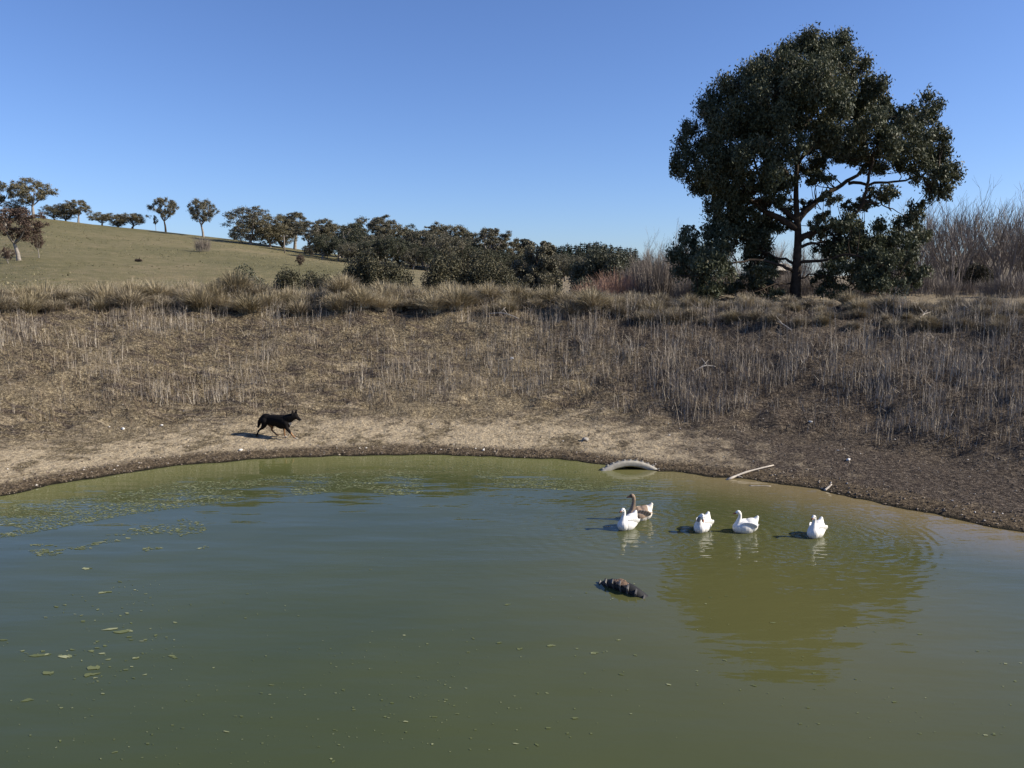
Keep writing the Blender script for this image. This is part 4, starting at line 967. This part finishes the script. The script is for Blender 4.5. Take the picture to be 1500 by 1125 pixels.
goose(919, 774, rad(222), 1.08, 'white goose swimming leftmost, in front of the brown goose', bill='darkbill')
goose(936, 761, rad(188), 1.14, 'brown goose with dark neck and grey brown wings behind a white one', brown=True, neck=1.5)
goose(1029, 777, rad(232), 1.08, 'white goose preening with its orange bill turned down to its breast', pose='preen', bill='bill')
goose(1091, 779, rad(185), 1.06, 'white goose seen from the side, between the preening one and the rightmost', bill='bill')
goose(1195, 785, rad(228), 1.08, 'white goose swimming at the right end of the group, body end on', bill='darkbill')

# dog -----------------------------------------------------------------------------
def dog():
    p = hit(410, 642); root = empty('dog', (p.x, p.y, p.z), rad(-13)); k = p.y/18.6*1.13; root.scale = (k, k, k)
    tag(root, 'black and tan dog trotting right along the pale beach', 'dog')
    mb = MB()
    mb.ball((.06, 0, .345), (.19, .105, .15), 18, 12); mb.ball((.16, 0, .36), (.13, .1, .14), 16, 10); mb.ball((-.30, 0, .395), (.13, .1, .115), 16, 10); mb.ball((-.12, 0, .36), (.16, .1, .12), 16, 10)
    chain(mb, [(.12, 0, .36, .125), (-.03, 0, .375, .118), (-.18, 0, .395, .094), (-.31, 0, .40, .09)])
    chain(mb, [(.17, 0, .40, .105), (.26, 0, .44, .092), (.335, 0, .47, .074)])
    mb.ball((.365, 0, .485), (.07, .06, .062), 14, 10)
    chain(mb, [(.385, 0, .468, .052), (.43, 0, .438, .038), (.475, 0, .41, .028)])
    mb.tube([(.4, 0, .435), (.435, 0, .415), (.465, 0, .392)], [.022, .018, .012], 8)          # lower jaw
    # hind near side (-y): pushed back ; far side swung forward
    chain(mb, [(-.31, -.055, .36, .085), (-.315, -.06, .28, .062), (-.36, -.062, .215, .038)]); chain(mb, [(-.36, -.062, .215, .034), (-.445, -.062, .15, .021), (-.485, -.062, .075, .018), (-.505, -.062, .03, .021), (-.485, -.062, .014, .018)])
    chain(mb, [(-.29, .055, .36, .085), (-.235, .06, .27, .058), (-.205, .062, .21, .034)]); chain(mb, [(-.205, .062, .21, .032), (-.215, .062, .15, .021), (-.15, .062, .085, .017), (-.105, .062, .055, .020), (-.075, .062, .046, .017)])
    # front near reaching, far upright
    chain(mb, [(.17, -.055, .33, .075), (.2, -.06, .235, .043), (.265, -.06, .155, .028)]); chain(mb, [(.265, -.06, .155, .026), (.335, -.06, .07, .019), (.385, -.06, .028, .021), (.425, -.06, .016, .018)])
    chain(mb, [(.13, .055, .32, .07), (.085, .06, .22, .036), (.075, .06, .14, .021), (.082, .06, .055, .017), (.095, .06, .022, .021), (.13, .06, .014, .017)])
    me = remeshed(mb, 'dog_body', None or M['feather'], .0075, 7)
    BLK = np.array([.007, .006, .006]); TAN = np.array([.22, .125, .065]); WHT = np.array([.45, .40, .33])
    def fn(c):
        out = np.tile(BLK, (len(c), 1)); x, y, z = c.T
        t = (z < .20) & (y > .02); out[t] = TAN
        t = (z < .10) & (y < -.02) & (x > .2); out[t] = TAN*1.2; t = (z < .04) & (x > .05); out[t] = WHT*.8
        t = (x > .255) & (z < .345) & (z > .26) & (np.abs(y) < .09); out[t] = WHT*.9; t = (x > .30) & (z < .2) & (z > .08) & (y < -.0) & (x+z > .42); out[t] = TAN*1.3
        t = (x > .44) & (z < .392) & (z > .38); out[t] = TAN*.6
        t = (x > .405) & (x < .44) & (np.abs(y) > .03) & (z > .41) & (z < .432); out[t] = TAN*.5
        t = (z < .30) & (z > .2) & (x < -.15) & (x > -.27) & (y > -.0); out[t] = TAN*.7
        t = (z < .035) & (x < -.4); out[t] = TAN*.5
        return out
    tint(me, fn); me.materials.clear(); me.materials.append(M['fur']); link('body', me, root)
    for s in (-1, 1):
        e = MB(); yo = s*.036; bx = .352 if s > 0 else .345
        bx = .335 if s < 0 else .372; e.v += [(bx-.055, yo-.016*s, .50), (bx+.045, yo-.022*s, .505), (bx-.005, yo+.035*s, .49), (bx+.006, yo+.012*s, .625)]; e.f += [(0, 1, 3), (1, 2, 3), (2, 0, 3), (0, 2, 1)]
        em = e.mesh('ear', M['black'], False); ob = link('ear', em, root); 
        e = MB(); e.ball((.405, s*.036, .492), .0075, 8, 6); link('eye', e.mesh('eye', M['eye']), root)
    t = MB(); chain(t, [(-.38, 0, .43, .035), (-.425, 0, .39, .038), (-.455, 0, .33, .042), (-.475, 0, .27, .032), (-.485, 0, .225, .012)])
    rg = np.random.default_rng(2)
    for i in range(60):
        f = rg.uniform(.15, 1); c = np.array([-.38-.1*f**.8, rg.normal(0, .012), .43-.2*f]); t.tube([c, c+np.array([-.025+rg.normal(0, .015), rg.normal(0, .018), -.045])], [.012, .002], 4)
    link('tail', t.mesh('tail', M['black']), root)
    nb = MB(); nb.ball((.497, 0, .414), (.012, .013, .011), 8, 6); link('nose', nb.mesh('nose', M['eye']), root)
def furmat():
    m, nt, bs = newmat('dog fur'); a = N(nt, 'ShaderNodeAttribute', attribute_name='tint').outputs['Color']; nt.links.new(a, bs.inputs['Base Color']); bs.inputs['Roughness'].default_value = .8; bs.inputs['Specular IOR Level'].default_value = .1
    tc = N(nt, 'ShaderNodeTexCoord').outputs['Object']; bump(nt, noise(nt, tc, 90, 3), .6, .004, bs); return m
M['fur'] = furmat(); M['black'] = simple('black fur', (.007, .006, .006), .85, 60, (.012, .011, .010), .003, .1)
dog()
print('objects', len(bpy.data.objects), 'verts', sum(len(m.vertices) for m in bpy.data.meshes))
